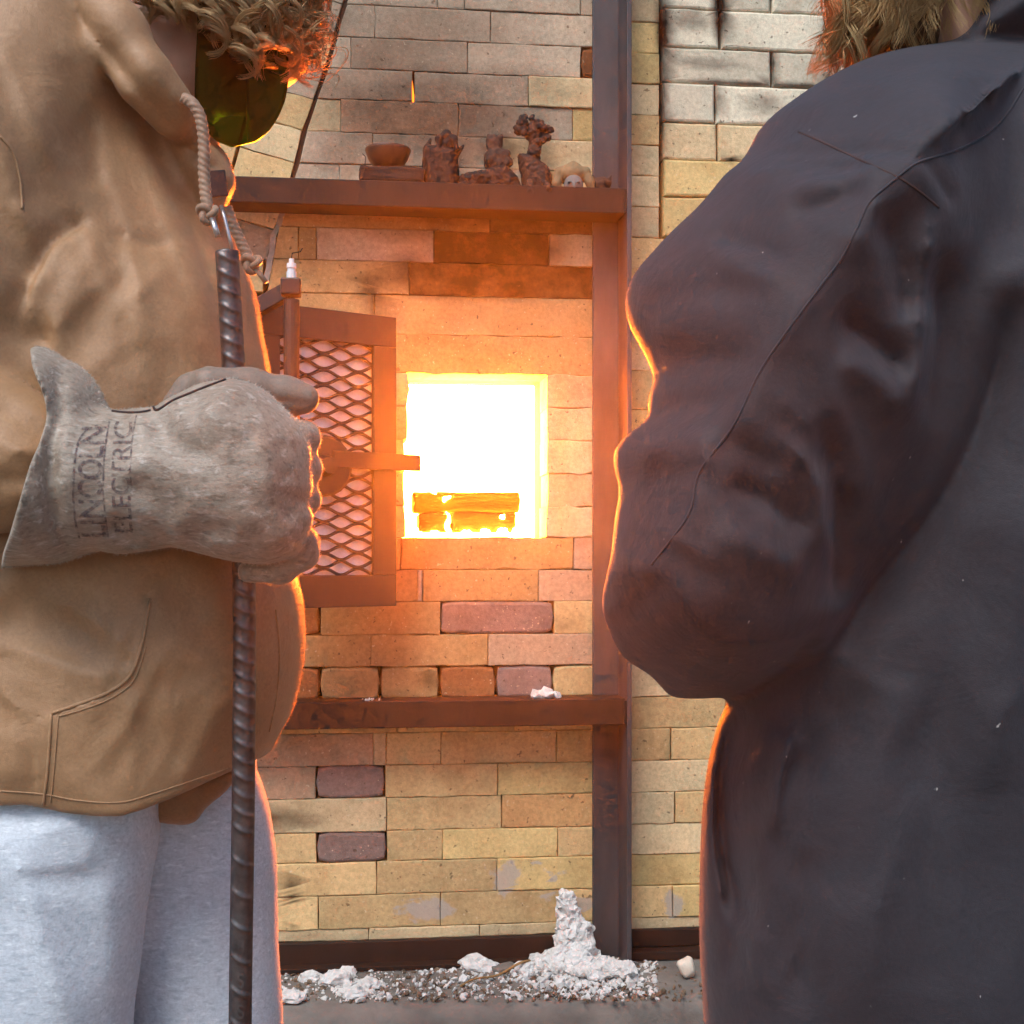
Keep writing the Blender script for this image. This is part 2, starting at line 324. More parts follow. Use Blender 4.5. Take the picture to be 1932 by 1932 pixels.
rows = [  # v top, v bottom, edges, colour and soot for each brick
    (-91, -31, [L_, 760, 980, E], [GREY, GREY, GREY]),
    (-31, 29, [L_, 826, 877, 1095, E], [GREY, GREY, GREY, GREY]),
    (29, 89, [L_, 707, 926, E], [GREY, GREY, GREY]),
    (89, 148, [L_, 662, 882, 1096, E], [GREY, GREY, GREY, (RUST, .4)]),
    (148, 205, [L_, 778, 997, E], [GREY, GREY, PALE]),
    (205, 266, [L_, 643, 864, 1081, E], [PALE, PINK, GREY, YEL]),
    (266, 325, [L_, 703, 930, E], [GREY, GREY, PALE]),
    (325, 384, [L_, 640, 800, 1000, E], [GREY, GREY, GREY, TAN]),
    (384, 443, [L_, 924, E], [ORNG, (ORNG, .78)]),
    (443, 503, [L_, 563, 597, 818, 1036, E], [ORNG, ORNG, PINK, (ORNG, .96), PALE]),
    (503, 564, [L_, 772, E], [ORNG, (ORNG, .9)]),
    (564, 637, [L_, 706, E], [ORNG, ORNG]),
    (637, 709, [440, 690, E], [ORNG, ORNG]),
    (709, 771, [420, 640, 770, None, 1031, E], [ORNG, PALE, None, None, PALE]),
    (771, 832, [420, 560, 769, None, 1032, E], [ORNG, PALE, None, None, PALE]),
    (832, 894, [420, 640, 764, None, 1031, E], [ORNG, PALE, None, None, PALE]),
    (894, 956, [420, 560, 764, None, 1033, E], [ORNG, PALE, None, None, PALE]),
    (956, 1014, [420, 640, 764, None, 1030, E], [ORNG, PALE, None, None, PALE]),
    (1014, 1075, [300, 530, 756, 1082, E], [TAN, ORNG, ORNG, PINK]),
    (1075, 1134, [350, 570, 788, 798, 1016, E], [TAN, ORNG, GREY, ORNG, PINK]),
    (1134, 1195, [380, 605, 831, 1045, E], [RUST, ORNG, PURP, TAN]),
    (1195, 1254, [260, 480, 700, 921, E], [TAN, ORNG, ORNG, PINK]),
    (1254, 1316, [380, 490, 604, 717, 830, 936, 1043, E], [TAN, RUST, ORNG, ORNG, (RUST, 0), PURP, TAN]),
    (1316, 1377, [310, 530, 750, 970, E], [TAN, TAN, TAN, TAN]),
    (1377, 1437, [260, 480, 704, 729, 832, 1050, E], [TAN, PINK, PALE, TAN, TAN, YEL]),
    (1437, 1497, [370, 596, 727, 939, E], [PINK, PURP, TAN, YEL]),
    (1497, 1559, [280, 500, 729, 947, E], [TAN, PALE, TAN, ORNG]),
    (1559, 1615, [380, 490, 597, 730, 835, 1052, E], [TAN, TAN, PURP, TAN, YEL, TAN]),
    (1615, 1676, [260, 480, 710, 938, E], [TAN, TAN, TAN, YEL]),
    (1676, 1738, [380, 601, 831, 1060, E], [TAN, TAN, TAN, TAN]),
    (1738, 1760, [300, 480, 696, 905, E], [PALE, PALE, PALE, PALE])]
def csoot(c): return c if isinstance(c[0], tuple) else (c, 0.0)
for (v0, v1, ed, cs) in rows:
    for i in range(len(ed) - 1):
        if cs[i] is None or ed[i + 1] is None or (ed[i] is None and i > 0): continue
        c, s = csoot(cs[i]); k = {}
        if c in (PURP, RUST) or v0 == 1254: k = dict(bev=.006, round_=.012, rough=.001)
        if ed[i] is None:                       # cut against the arch
            z1, z0 = wz(v0), wz(v1); zz0 = v0 + (v0 - V0) * -.0; 
            brick([(wx(diag(v1) + 8, v1), z0 + GAP), (wx(ed[i + 1], (v0 + v1) / 2) - GAP, z0 + GAP), (wx(ed[i + 1], (v0 + v1) / 2) - GAP, z1 - GAP), (wx(diag(v0) + 8, v0), z1 - GAP)], c, s, proud=RNG.normal(0, .001))
        else:
            gl = GAP; gr = GAP
            if v0 == 148 and i == 1: gl = .0045
            if 630 < v0 < 1020 and ed[i + 1] is not None: k.setdefault('rough', .0018)
            rect_brick(ed[i], ed[i + 1], v0, v1, c, s, gl=gl, gr=gr, **k)
        if ed[i] is None and v0 == 148: pass
# the short wall beside the post: a narrow column, then bigger white bricks above
for v0, v1, c in [(-84, -22, YEL), (-22, 37, PALE), (37, 96, YEL), (96, 154, YEL), (154, 213, PALE), (213, 270, TAN), (270, 328, PALE), (328, 387, PALE), (387, 446, PALE)]:
    rect_brick(1160, 1244, v0, v1, c)
for v0, v1, ed, cs in [(-130, -56, [1250, 1400, 1620, 1850], [WHITE] * 3), (-56, 14, [1249, 1357, 1456, 1680, 1900], [WHITE] * 4), (14, 87, [1249, 1358, 1572, 1800, 1960], [WHITE] * 4),
                       (87, 155, [1248, 1457, 1568, 1790, 1960], [WHITE] * 4), (155, 229, [1248, 1350, 1556, 1780, 1960], [WHITE, WHITE, WHITE, WHITE]),
                       (229, 300, [1249, 1354, 1457, 1680, 1900], [PALE, PALE, YEL, TAN]), (300, 370, [1251, 1465, 1690, 1900], [YEL, PALE, PALE]), (370, 446, [1250, 1352, 1570, 1790], [YEL, PALE, PALE])]:
    for i in range(len(ed) - 1): rect_brick(ed[i], ed[i + 1], v0, v1, cs[i], .02 if cs[i] is WHITE else 0, uref=1249, gl=.004 if (v0 == 14 and i in (1, 2)) else .0016, gr=.0022, bev=.005)
vv = [446, 506, 566, 626, 698, 772, 832, 894, 956, 1014, 1075, 1134, 1195, 1254, 1316, 1376, 1437, 1497, 1557, 1615, 1675, 1735, 1757]
spec = {1254: 1263, 1316: 1369, 1376: 1265, 1437: 1375, 1497: 1272, 1557: 1385, 1615: 1395, 1675: 1269, 1735: 1330}
for i in range(len(vv) - 1):
    j = spec.get(vv[i], 1290 if i % 2 else 1400); e = [1160, j, j + 222, j + 444] if i % 2 or vv[i] > 1200 else [1160, j, j + 222]
    for q in range(len(e) - 1): rect_brick(e[q], e[q + 1], vv[i], vv[i + 1], [PALE, YEL, PALE, TAN][RNG.integers(4)], gl=.0022 if q == 1 and vv[i] in (1376, 1497) else GAP)
# arch bricks left of the slanting joint
vs_ = [-180, -118, -56, 6, 66, 126, 187, 245, 306, 368, 432, 492]
for a, b in zip(vs_[:-1], vs_[1:]):
    ua, ub = diag(a) - 7, diag(b) - 7; k = .32
    for (l0, l1) in ((0, 103), (107, 320)):
        sl = .30
        q = [(ub - l1, b - l1 * sl), (ub - l0, b - l0 * sl), (ua - l0, a - l0 * sl), (ua - l1, a - l1 * sl)]
        P = [wp(u, v) for u, v in q]; P = np.array([(p[0], p[2]) for p in P]); c = P.mean(0)
        P = c + (P - c) * np.array([.992, .972])
        brick(P, [PALE, GREY, TAN][RNG.integers(3)], .12 if b < 320 else 0, proud=-.004)
# courses running on behind the two people, joined
BULK = []
for (v0, v1, ed, cs) in rows:
    if v0 < 500: continue
    e1 = ed[0] if ed[0] is not None else diag((v0 + v1) / 2) - 6
    while e1 > 60: rect_brick(e1 - 222, e1 - (0 if ed[0] is not None else 0), v0, v1, TAN, bulk=BULK); e1 -= 222
for i in range(len(vv) - 1):
    j = spec.get(vv[i], 1290 if i % 2 else 1400); e = j + (444 if i % 2 or vv[i] > 1200 else 222)
    while e < 2150: rect_brick(e, e + 222, vv[i], vv[i + 1], TAN, bulk=BULK); e += 222
for v0, v1, e in ((-130, -56, 1850), (-56, 14, 1900), (14, 87, 1960), (87, 155, 1960), (155, 229, 1960), (229, 300, 1900), (300, 370, 1900), (370, 446, 1790)):
    while e < 2150: rect_brick(e, e + 222, v0, v1, WHITE, uref=1249, bulk=BULK); e += 222
o = obj('brick_courses', *join(BULK), M['brick'], kiln); o.color = (*TAN, 1); o['kind'] = 'stuff'
# clay packed in the slanting joint, pale below the lintel
def strip(us, w, y, mat, name):
    V = []; Fc = []
    for i, (u, v) in enumerate(us):
        j = noise.noise(Vector((v * .05, u * .03, 3))) * 3
        for s in (-1, 1):
            p = wp(u + s * w + j, v); V += [(p[0], y, p[2]), (p[0], .09, p[2])]
    for i in range(len(us) - 1):
        a = i * 4; Fc += [(a, a + 2, a + 6, a + 4), (a, a + 4, a + 5, a + 1), (a + 2, a + 3, a + 7, a + 6)]
    return obj(name, V, Fc, mat, kiln)
strip([(diag(v), v) for v in range(-160, 335, 6)], 9, .010, M['core'], 'joint_packing')
strip([(diag(v) - 1, v) for v in range(400, 540, 5)], 5.5, -.001, M['mortar'], 'joint_packing')
# core behind the bricks with the stoke hole left open, and the hot chamber behind it
ox0, ox1, oz0, oz1 = wx(762), wx(1034), wz(1014), wz(707)
X0, X1, Z0, Z1 = -1.9, 2.1, ZL, 2.3
V, Fc = join([box(X0, ox0, .09, .21, Z0, Z1, 0), box(ox1, X1, .09, .21, Z0, Z1, 0), box(ox0, ox1, .09, .21, Z0, oz0 - .003, 0), box(ox0, ox1, .09, .21, oz1 + .003, Z1, 0)])
obj('core', V, Fc, M['core'], kiln)
cz = (oz0 + oz1) / 2; cxm = (ox0 + ox1) / 2
V, Fc = join([box(cxm - .5, cxm + .5, .9, .95, ZL, 1.6, 0), box(cxm - .55, cxm - .5, .212, .95, ZL, 1.6, 0), box(cxm + .5, cxm + .55, .212, .95, ZL, 1.6, 0), box(cxm - .5, cxm + .5, .212, .9, 1.55, 1.6, 0), box(cxm - .5, cxm + .5, .212, .9, ZL, ZL + .05, 0)])
obj('chamber_wall', V, Fc, M['core'], kiln)

# ------------------------------------------------------------------ fire and logs
fire = tag(empty('fire', (cxm, .4, oz0 - .05)), 'white hot fire blazing inside the square stoke hole', 'fire')
nx = 40; V = []; Fc = []
for i in range(nx):
    for j in range(nx):
        x = cxm + (i / (nx - 1) - .5) * .62; z = oz0 - .06 + j / (nx - 1) * .46
        V.append((x, .255 + .02 * noise.noise(Vector((x * 9, z * 5, 1))), z))
Fc = [(i * nx + j, (i + 1) * nx + j, (i + 1) * nx + j + 1, i * nx + j + 1) for i in range(nx - 1) for j in range(nx - 1)]
obj('flame_bed', V, Fc, M['fire'], fire, True)
def flame(p, w, h, name='flame', mat='fire', lean=0.0):
    n = 9; path = [np.array(p) + np.array([lean * t + .004 * math.sin(t * 7 + p[0] * 50), 0, h * t]) for t in np.linspace(0, 1, n)]
    r = [w * (math.sin(math.pi * min(1, (t * .8 + .2))) ** .8) * (1 - t * .5) + .0006 for t in np.linspace(0, 1, n)]
    V, Fc = tube(path, r, 8); return obj(name, V, Fc, M[mat], fire, True)
def wpy(u, v, y): p = wp(u, v, y); return p
flame(wpy(848, 1005, .105), .005, .042, lean=-.006)
flame(wpy(915, 1013, .10), .012, .016); flame(wpy(950, 1013, .10), .014, .018); flame(wpy(975, 1010, .11), .012, .03, lean=.012); flame(wpy(985, 985, .11), .006, .02, lean=.02)
flame(wpy(785, 1012, .12), .01, .02); flame(wpy(820, 1013, .10), .012, .010); flame(wpy(880, 1013, .10), .014, .010)
flame(wpy(948, 978, .105), .003, .008); flame(wpy(838, 945, .105), .0045, .010, lean=.01); flame(wpy(818, 932, .105), .004, .012)
# flame showing through the crack above the shelf
p0, p1 = wpy(778, 194, .03), wpy(777, 150, .03)
V, Fc = tube([p0, p0 + (p1 - p0) * .35, p0 + (p1 - p0) * .7, p1], [.004, .0038, .0022, .0005], 8); obj('crack_flame', V, Fc, M['slit'], fire, True)
def log(u0, u1, v0, v1, y0, y1, mat, label, seed):
    a = wp(u0, v1, y0); b = wp(u1, v0, y0); bm = bmesh.new(); n = 14
    V, Fc = box(a[0], b[0], y0, y1, a[2], b[2], .004)
    bm = bmesh.new(); vsx = [bm.verts.new(v) for v in V]; [bm.faces.new([vsx[i] for i in f]) for f in Fc]
    bmesh.ops.subdivide_edges(bm, edges=bm.edges[:], cuts=5, use_grid_fill=True)
    for v in bm.verts:
        v.co += Vector((noise.noise(v.co * 60 + Vector((seed, 0, 0))), noise.noise(v.co * 70), noise.noise(v.co * 50 + Vector((0, seed, 0))))) * .0035
    bm.verts.index_update(); VV = [tuple(v.co) for v in bm.verts]; FF = [tuple(v.index for v in f.verts) for f in bm.faces]; bm.free()
    o = obj('log', VV, FF, M[mat], None, True, loc=base_of(VV)); tag(o, label, 'log', 'logs burning in the stoke hole'); return o
log(780, 981, 929, 966, .105, .215, 'log_pale', 'yellow glowing log lying on top inside the stoke hole', 2)
log(790, 850, 969, 1003, .105, .215, 'log', 'short orange block at left under the top log in the fire', 5)
log(855, 974, 967, 1003, .105, .215, 'log', 'longer charred orange log at right under the top log in the fire', 9)

# ------------------------------------------------------------------ steel frame: post, beams, base channel
fr = tag(empty('steel_bracing', (wx(1150), -.05, ZL)), 'rusty steel frame of an upright angle iron and two cross beams', 'frame')
PX0, PX1 = wx(1116), wp(1192, 1050, -.10)[0]
obj('post', *join([box(PX0, PX1 - .008, -.014, -.005, ZL + .001, 2.35), box(PX1 - .009, PX1, -.10, -.0052, ZL + .001, 2.35)]), M['post_steel'], fr)
def beam(vt, vb, y0, y1, name, x0=-1.5):
    zt, zb = wp(1150, vt, y0)[2], wp(1150, vb, y0)[2]; x1 = PX1 - .011
    obj(name, *join([box(x0, x1, y0, y0 + .008, zb, zt, .002), box(x0, x1, y0 + .0085, y1, zt - .009, zt - .0005, .001), box(x0, x1, y0 + .0085, y1, zb + .0005, zb + .009, .001)]), M['steel'], fr)
    return zt, zb
SHZ, _ = beam(354, 402, -.092, -.016, 'shelf_beam')
LBZ, _ = beam(1318, 1368, -.092, -.016, 'lower_beam')
zb, zt = ZL + .002, wz(1757)
obj('base_channel', *join([box(-1.5, PX0 - .001, -.020, -.006, zb + .003, zt, .002), box(-1.5, PX0 - .001, -.05, -.0205, zb, zb + .008, .001)]), M['steel'], fr)
obj('base_channel', *join([box(PX1 + .002, 2.0, -.016, -.004, zb + .018, zt + .004, .002), box(PX1 + .002, 2.0, -.045, -.0165, zb, zb + .016, .001)]), M['steel'], fr)
obj('weld', *tube([(PX1 - .012, -.096, SHZ - .004), (PX1 - .0115, -.096, SHZ - .03), (PX1 - .012, -.096, SHZ - .048)], .003, 6), M['steel'], fr)
obj('weld', *tube([(PX1 - .012, -.096, LBZ - .004), (PX1 - .0115, -.096, LBZ - .03), (PX1 - .012, -.096, LBZ - .048)], .003, 6), M['steel'], fr)

# ------------------------------------------------------------------ stoke door, swung open
DR = pt(745, 870, 2.47); DL = pt(478, 870, 2.305)
dx = np.array([DR[0] - DL[0], DR[1] - DL[1], 0]); DW = np.linalg.norm(dx); dx /= DW; dn = np.array([dx[1], -dx[0], 0])   # dn: towards the camera
zT, zB = pt(745, 600, 2.47)[2], pt(740, 1143, 2.47)[2]
door = tag(empty('stoke_door', (DL[0], DL[1], zB)), 'open brown steel stoke door with diamond mesh over white insulation', 'door')
def dp(s, n, z): return np.array([DL[0], DL[1], 0]) + dx * s + dn * n + np.array([0, 0, z])
def dbox(s0, s1, n0, n1, z0, z1, name, mat, b=.0012):
    V, Fc = box(s0, s1, n0, n1, z0, z1, b); V = [dp(v[0], v[1], v[2]) for v in V]; Fc = [f[::-1] for f in Fc]
    return obj(name, V, Fc, mat, door)
k = 2.4 / F; SW = .048; RH = .056; RB = .058
dbox(0, DW, -.004, .006, zT - RH, zT, 'top_rail', M['door_steel'])
dbox(0, DW, -.004, .006, zB, zB + RB, 'bottom_rail', M['door_steel'])
dbox(DW - SW, DW, -.0038, .0062, zB + RB + .0002, zT - RH - .0002, 'stile', M['door_steel'])
dbox(0, SW, -.0038, .0062, zB + RB + .0002, zT - RH - .0002, 'stile', M['door_steel'])
dbox(.01, DW - .01, -.075, -.013, zB + .01, zT - .01, 'insulation', M['fibre'], .006)
dbox(.004, DW - .003, -.06, -.0045, zB + .002, zB + .01, 'edge_plate', M['door_steel']); dbox(.004, DW - .003, -.06, -.0045, zT - .01, zT - .002, 'edge_plate', M['door_steel'])
parts = []; cw, ch = .070, .0275
ns = int((DW - 2 * SW + .08) / cw) + 2; zt0 = zT - RH + .012; nr = int((zt0 - (zB + RB)) / ch) + 2
for r in range(nr * 2):
    zc = zt0 - r * ch / 2
    if zc < zB + RB - .012: break
    path = []
    for q in range(int(DW / cw * 16)):
        s = q * cw / 16
        if s < .03 or s > DW - .03: continue
        path.append(dp(s, -.007 + .0025 * math.sin(2 * math.pi * (s / cw)), zc + (ch / 4 - .0012) * math.cos(2 * math.pi * (s / cw)) * (1 if r % 2 else -1)))
    V, Fc = tube(path, .0030, 6); parts.append((V, Fc))
obj('mesh_panel', *join(parts), M['door_steel'], door, False)
zl = pt(740, 871, 2.44)[2]
dbox(DW * .52, DW + .047, .0075, .016, zl - .015, zl + .0155, 'latch_bar', M['door_steel'])
def dlathe(s, z, prof, name, mat):
    V = []; Fc = []; n = 20
    for (r, d) in prof:
        for q in range(n): a = 2 * math.pi * q / n; V.append(dp(s + r * math.cos(a), d, z + r * math.sin(a)))
    for i in range(len(prof) - 1):
        for q in range(n): Fc.append((i * n + q, i * n + (q + 1) % n, (i + 1) * n + (q + 1) % n, (i + 1) * n + q))
    Fc.append(tuple((len(prof) - 1) * n + q for q in range(n)))
    return obj(name, V, Fc, mat, door, False)
dlathe(DW * .47, zl - .012, [(.055, .004), (.055, .010), (.050, .012), (.02, .013), (.015, .03), (.0, .031)], 'latch_plate', M['door_steel'])
# hinge: vertical pipe, block, arm and pale insulator on top
hp = 2.27; hx, hy, _ = pt(550, 600, hp)
zt_, zb_ = pt(550, 566, hp)[2], pt(550, 1120, hp)[2]
obj('hinge_pipe', *tube([(hx, hy, zb_), (hx, hy, zt_)], .0135, 16), M['door_steel'], door)
zA, zB2 = pt(550, 527, hp)[2], pt(550, 559, hp)[2]
obj('hinge_block', *box(hx - .018, hx + .016, hy - .018, hy + .018, zB2, zA, .003), M['door_steel'], door)
a = pt(551, 545, hp + .01); b = pt(482, 583, hp + .03)
obj('hinge_arm', *bar(a, b, .022, .028, .002), M['door_steel'], door)
pz = pt(550, 526, hp)
obj('insulator', *tube([pz, pz + [0, 0, .012], pz + [0, 0, .0125], pz + [0, 0, .018], pz + [0, 0, .0182], pz + [0, 0, .026], pz + [0, 0, .0262], pz + [0, 0, .034]], [.0085, .0085, .007, .007, .0085, .008, .0045, .0045], 12), M['white_metal'], door)
obj('wire', *tube([pz + [0, 0, .034], pz + [0.0005, .01, .046], pz + [.012, .06, .06], pz + [.014, .10, .075]], .0009, 5), M['steel'], door)

# ------------------------------------------------------------------ implicit shapes: figures, gloves, clay pieces
def surface_nets(f, org, h):
    nx, ny, nz = f.shape; ins = f < 0
    mn = np.zeros((nx - 1, ny - 1, nz - 1), np.int8)
    for i in (0, 1):
        for j in (0, 1):
            for k in (0, 1): mn += ins[i:nx - 1 + i, j:ny - 1 + j, k:nz - 1 + k]
    act = (mn > 0) & (mn < 8); idx = -np.ones(act.shape, np.int64); I, J, K = np.nonzero(act); idx[act] = np.arange(len(I))
    crn = [(i, j, k) for i in (0, 1) for j in (0, 1) for k in (0, 1)]
    cv = {c: f[I + c[0], J + c[1], K + c[2]].astype(np.float64) for c in crn}
    P = np.zeros((len(I), 3)); n = np.zeros(len(I))
    for a in crn:
        for ax in range(3):
            if a[ax]: continue
            b = list(a); b[ax] = 1; fa, fb = cv[a], cv[tuple(b)]; m = (fa < 0) != (fb < 0)
            t = np.where(m, fa / np.where(m, fa - fb, 1), 0)
            q = np.tile(np.array(a, float), (len(I), 1)); q[:, ax] += t; P[m] += q[m]; n[m] += 1
    P = (P / n[:, None] + np.stack([I, J, K], 1)) * h + np.asarray(org)
    quads = []
    for ax in range(3):
        o1, o2 = (ax + 1) % 3, (ax + 2) % 3
        sl = [slice(None)] * 3; s2 = [slice(None)] * 3; sl[ax] = slice(0, f.shape[ax] - 1); s2[ax] = slice(1, None)
        A, B = ins[tuple(sl)], ins[tuple(s2)]; cr = A != B
        e = np.nonzero(cr); e = np.stack(e, 1); ok = (e[:, o1] > 0) & (e[:, o2] > 0) & (e[:, o1] < f.shape[o1] - 1) & (e[:, o2] < f.shape[o2] - 1); e = e[ok]
        def cell(d1, d2):
            c = e.copy(); c[:, o1] -= d1; c[:, o2] -= d2; return idx[c[:, 0], c[:, 1], c[:, 2]]
        q = np.stack([cell(1, 1), cell(0, 1), cell(0, 0), cell(1, 0)], 1)
        flip = ~A[e[:, 0], e[:, 1], e[:, 2]]; q[flip] = q[flip][:, ::-1]; quads.append(q)
    return P, np.concatenate(quads)
def relax(P, Q, it=2, lam=.5):
    E_ = np.concatenate([Q[:, [0, 1]], Q[:, [1, 2]], Q[:, [2, 3]], Q[:, [3, 0]]]); n = len(P)
    deg = np.bincount(E_[:, 0], minlength=n) + np.bincount(E_[:, 1], minlength=n)
    for _ in range(it):
        S = np.stack([np.bincount(E_[:, 0], P[E_[:, 1], a], n) + np.bincount(E_[:, 1], P[E_[:, 0], a], n) for a in range(3)], 1) / np.maximum(deg, 1)[:, None]
        P = P + lam * (S - P)
    return P
def smin(a, b, k):
    if np.isscalar(k) and k <= 0: return np.minimum(a, b)
    h = np.clip(.5 + .5 * (b - a) / k, 0, 1); return b + (a - b) * h - k * h * (1 - h)
class Field:
    """signed field in a figure's own frame: X right, Y away from the viewer's side, Z up (metres from the lens point)"""
    def __init__(s, u0, u1, v0, v1, d0, d1, dref, h):
        k = dref / F
        s.h = h; s.X = np.arange((u0 - U0) * k, (u1 - U0) * k, h); s.Z = np.arange((V0 - v1) * k, (V0 - v0) * k, h); s.Y = np.arange(d0, d1, h)
        s.f = np.full((len(s.X), len(s.Y), len(s.Z)), 1.0, np.float32)
        s.gx, s.gz = np.meshgrid(s.X, s.Z, indexing='ij')
    def poly2(s, pts, d, closed=True, per=6, raw=False):
        k = d / F; P = np.array([((u - U0) * k, (V0 - v) * k) for u, v in pts]); return P if raw else spline(P, closed, per)
    def sd_poly(s, P):
        x, z = s.gx.ravel(), s.gz.ravel(); best = np.full(x.shape, 1e9); ins = np.zeros(x.shape, bool); n = len(P)
        for i in range(n):
            a, b = P[i], P[(i + 1) % n]; e = b - a; L2 = e @ e + 1e-15
            t = np.clip(((x - a[0]) * e[0] + (z - a[1]) * e[1]) / L2, 0, 1)
            best = np.minimum(best, (x - a[0] - t * e[0]) ** 2 + (z - a[1] - t * e[1]) ** 2)
            c = ((a[1] > z) != (b[1] > z)); xi = a[0] + (z - a[1]) / np.where(abs(b[1] - a[1]) < 1e-12, 1e-12, b[1] - a[1]) * e[0]; ins ^= c & (x < xi)
        dd = np.sqrt(best); return np.where(ins, dd, -dd).reshape(s.gx.shape)          # positive inside
    def stroke(s, P, signed=False):
        x, z = s.gx.ravel(), s.gz.ravel(); best = np.full(x.shape, 1e9); sg = np.zeros(x.shape); tt = np.zeros(x.shape); n = len(P)
        for i in range(n - 1):
            a, b = P[i], P[i + 1]; e = b - a; L2 = e @ e + 1e-15
            t = np.clip(((x - a[0]) * e[0] + (z - a[1]) * e[1]) / L2, 0, 1); q = (x - a[0] - t * e[0]) ** 2 + (z - a[1] - t * e[1]) ** 2
            m = q < best; best[m] = q[m]; sg[m] = np.sign(e[0] * (z - a[1]) - e[1] * (x - a[0]))[m]; tt[m] = ((i + t) / (n - 1))[m]
        sh = s.gx.shape; return np.sqrt(best).reshape(sh), sg.reshape(sh), tt.reshape(sh)
    def inflate(s, pts, d, T, R, k=0.0, yc=None, per=6, cut=None, tm=None):
        P = s.poly2(pts, d, True, per); dd = s.sd_poly(P); s.inside = dd if not hasattr(s, 'inside') else np.maximum(s.inside, dd); q = np.clip((R - dd) / R, 0, None)[:, None, :]
        Y = s.Y[None, :, None] - (d if yc is None else yc[:, None, :])
        g = ((np.sqrt(q ** 2 + (Y / (T if tm is None else T * tm[:, None, :])) ** 2) - 1) * min(R, T)).astype(np.float32)
        if cut is not None: g = np.maximum(g, cut[:, None, :].astype(np.float32))
        s.f = smin(s.f, g, k); return g
    def capsule(s, a, b, ra, rb, k=0.0, flat=1.0, only=False):
        """a, b = (u, v, depth)"""
        A, B = [np.array([(p[0] - U0) * p[2] / F, p[2], (V0 - p[1]) * p[2] / F]) for p in (a, b)]
        e = B - A; L2 = e @ e + 1e-12; x = s.X[:, None, None] - A[0]; y = s.Y[None, :, None] - A[1]; z = s.Z[None, None, :] - A[2]
        t = np.clip((x * e[0] + y * e[1] + z * e[2]) / L2, 0, 1)
        g = (np.sqrt((x - t * e[0]) ** 2 + ((y - t * e[1]) / flat) ** 2 + (z - t * e[2]) ** 2) - (ra + (rb - ra) * t)).astype(np.float32)
        if only: return g
        s.f = smin(s.f, g, k)
    def chain(s, pts, radii, k=0.0, flat=1.0, inner=.01):
        g = None
        for i in range(len(pts) - 1):
            c = s.capsule(pts[i], pts[i + 1], radii[i], radii[i + 1], flat=flat, only=True); g = c if g is None else smin(g, c, inner)
        s.f = smin(s.f, g, k); return g
    def ellipsoid(s, c, r, k=0.0):
        C = np.array([(c[0] - U0) * c[2] / F, c[2], (V0 - c[1]) * c[2] / F])
        q = np.sqrt(((s.X[:, None, None] - C[0]) / r[0]) ** 2 + ((s.Y[None, :, None] - C[1]) / r[1]) ** 2 + ((s.Z[None, None, :] - C[2]) / r[2]) ** 2)
        s.f = smin(s.f, ((q - 1) * min(r)).astype(np.float32), k)
    def folds(s, lst, d, ymax, soft=.06, edge=.006, gain=1.0, widen=1.0):
        """lst of (kind, points, width px, amount mm): valley/ridge = gaussian, step = one side lower, slope = falls away on one side"""
        disp = np.zeros(s.gx.shape); lean = np.zeros(s.gx.shape); kk = d / F
        for kind, pts, w, amt in lst:
            if kind == 'wrinkle':      # a patch of drawn cloth: sharp ridges running one way
                cu, cv, ru, rv, ang, la, lb, sd0 = pts; uu = U0 + s.gx / kk - cu; vv0 = V0 - s.gz / kk - cv; ca, sa = math.cos(R_(ang)), math.sin(R_(ang))
                A_ = (uu * ca + vv0 * sa) / la; B_ = (-uu * sa + vv0 * ca) / lb; msk = np.exp(-((uu / ru) ** 2 + (vv0 / rv) ** 2) ** 1.5); sel = np.nonzero(msk > .02)
                val = np.array([noise.noise(Vector((a_ + .35 * noise.noise(Vector((a_ * 2, b_, sd0 + 9))), b_ + .25 * noise.noise(Vector((a_ * 1.5, b_ * .7, sd0 + 5))), sd0))) for a_, b_ in zip(A_[sel], B_[sel])])
                rid = np.clip(1 - np.abs(val) * 2.6, 0, 1); tmp = np.zeros(s.gx.shape); tmp[sel] = rid ** 1.6 * 1.0 + val * .8 - .35; disp += amt * .001 * tmp * msk; continue
            P = spline(s.poly2(pts, d, raw=True), False, 6); dist, sg, t = s.stroke(P); w_ = w * kk * (widen if kind == 'fold' else 1); amt = amt * (gain if kind in ('fold', 'crease') else 1); fade = np.clip(np.minimum(t, 1 - t) / .18, 0, 1) ** .7
            sd_ = dist * np.where(sg == 0, 1, sg)
            if kind == 'fold': disp += amt * .001 * fade * np.where(amt < 0, np.exp(-(dist / w_) ** 2), 1 / (1 + (dist / (w_ * .8)) ** 2) ** 1.5)
            elif kind == 'crease': disp += amt * .001 * fade * np.exp(-np.sqrt(dist ** 2 + (w_ * .12) ** 2) / w_)
            elif kind == 'seam': disp += amt * .001 * np.exp(-(dist / w_) ** 2)
            elif kind == 'pleat':   # sharp on one side of the stroke, soft on the other
                disp += amt * .001 * fade * np.where(sg > 0, np.exp(-(dist / (w_ * .4)) ** 2), np.exp(-(dist / w_) ** 2))
            elif kind == 'step': t_ = np.clip(-sd_ / (w_ * 2) + .5, 0, 1); disp += amt * .001 * np.clip(np.minimum(t, 1 - t) / .1, 0, 1) * t_ * t_ * (3 - 2 * t_) * np.exp(-np.clip(dist - w_, 0, None) / (w_ * 9))
            elif kind == 'slope': t_ = np.clip(-sd_, 0, None); lean += -amt * .01 * np.where(t_ > w_, t_ - w_ * .5, t_ * t_ / (2 * w_))
        if hasattr(s, 'inside'): disp = disp * np.clip((s.inside + .002) / edge, 0, 1)
        wgt = np.clip((ymax - s.Y) / soft, 0, 1); wgt = (wgt * wgt * (3 - 2 * wgt))[None, :, None]
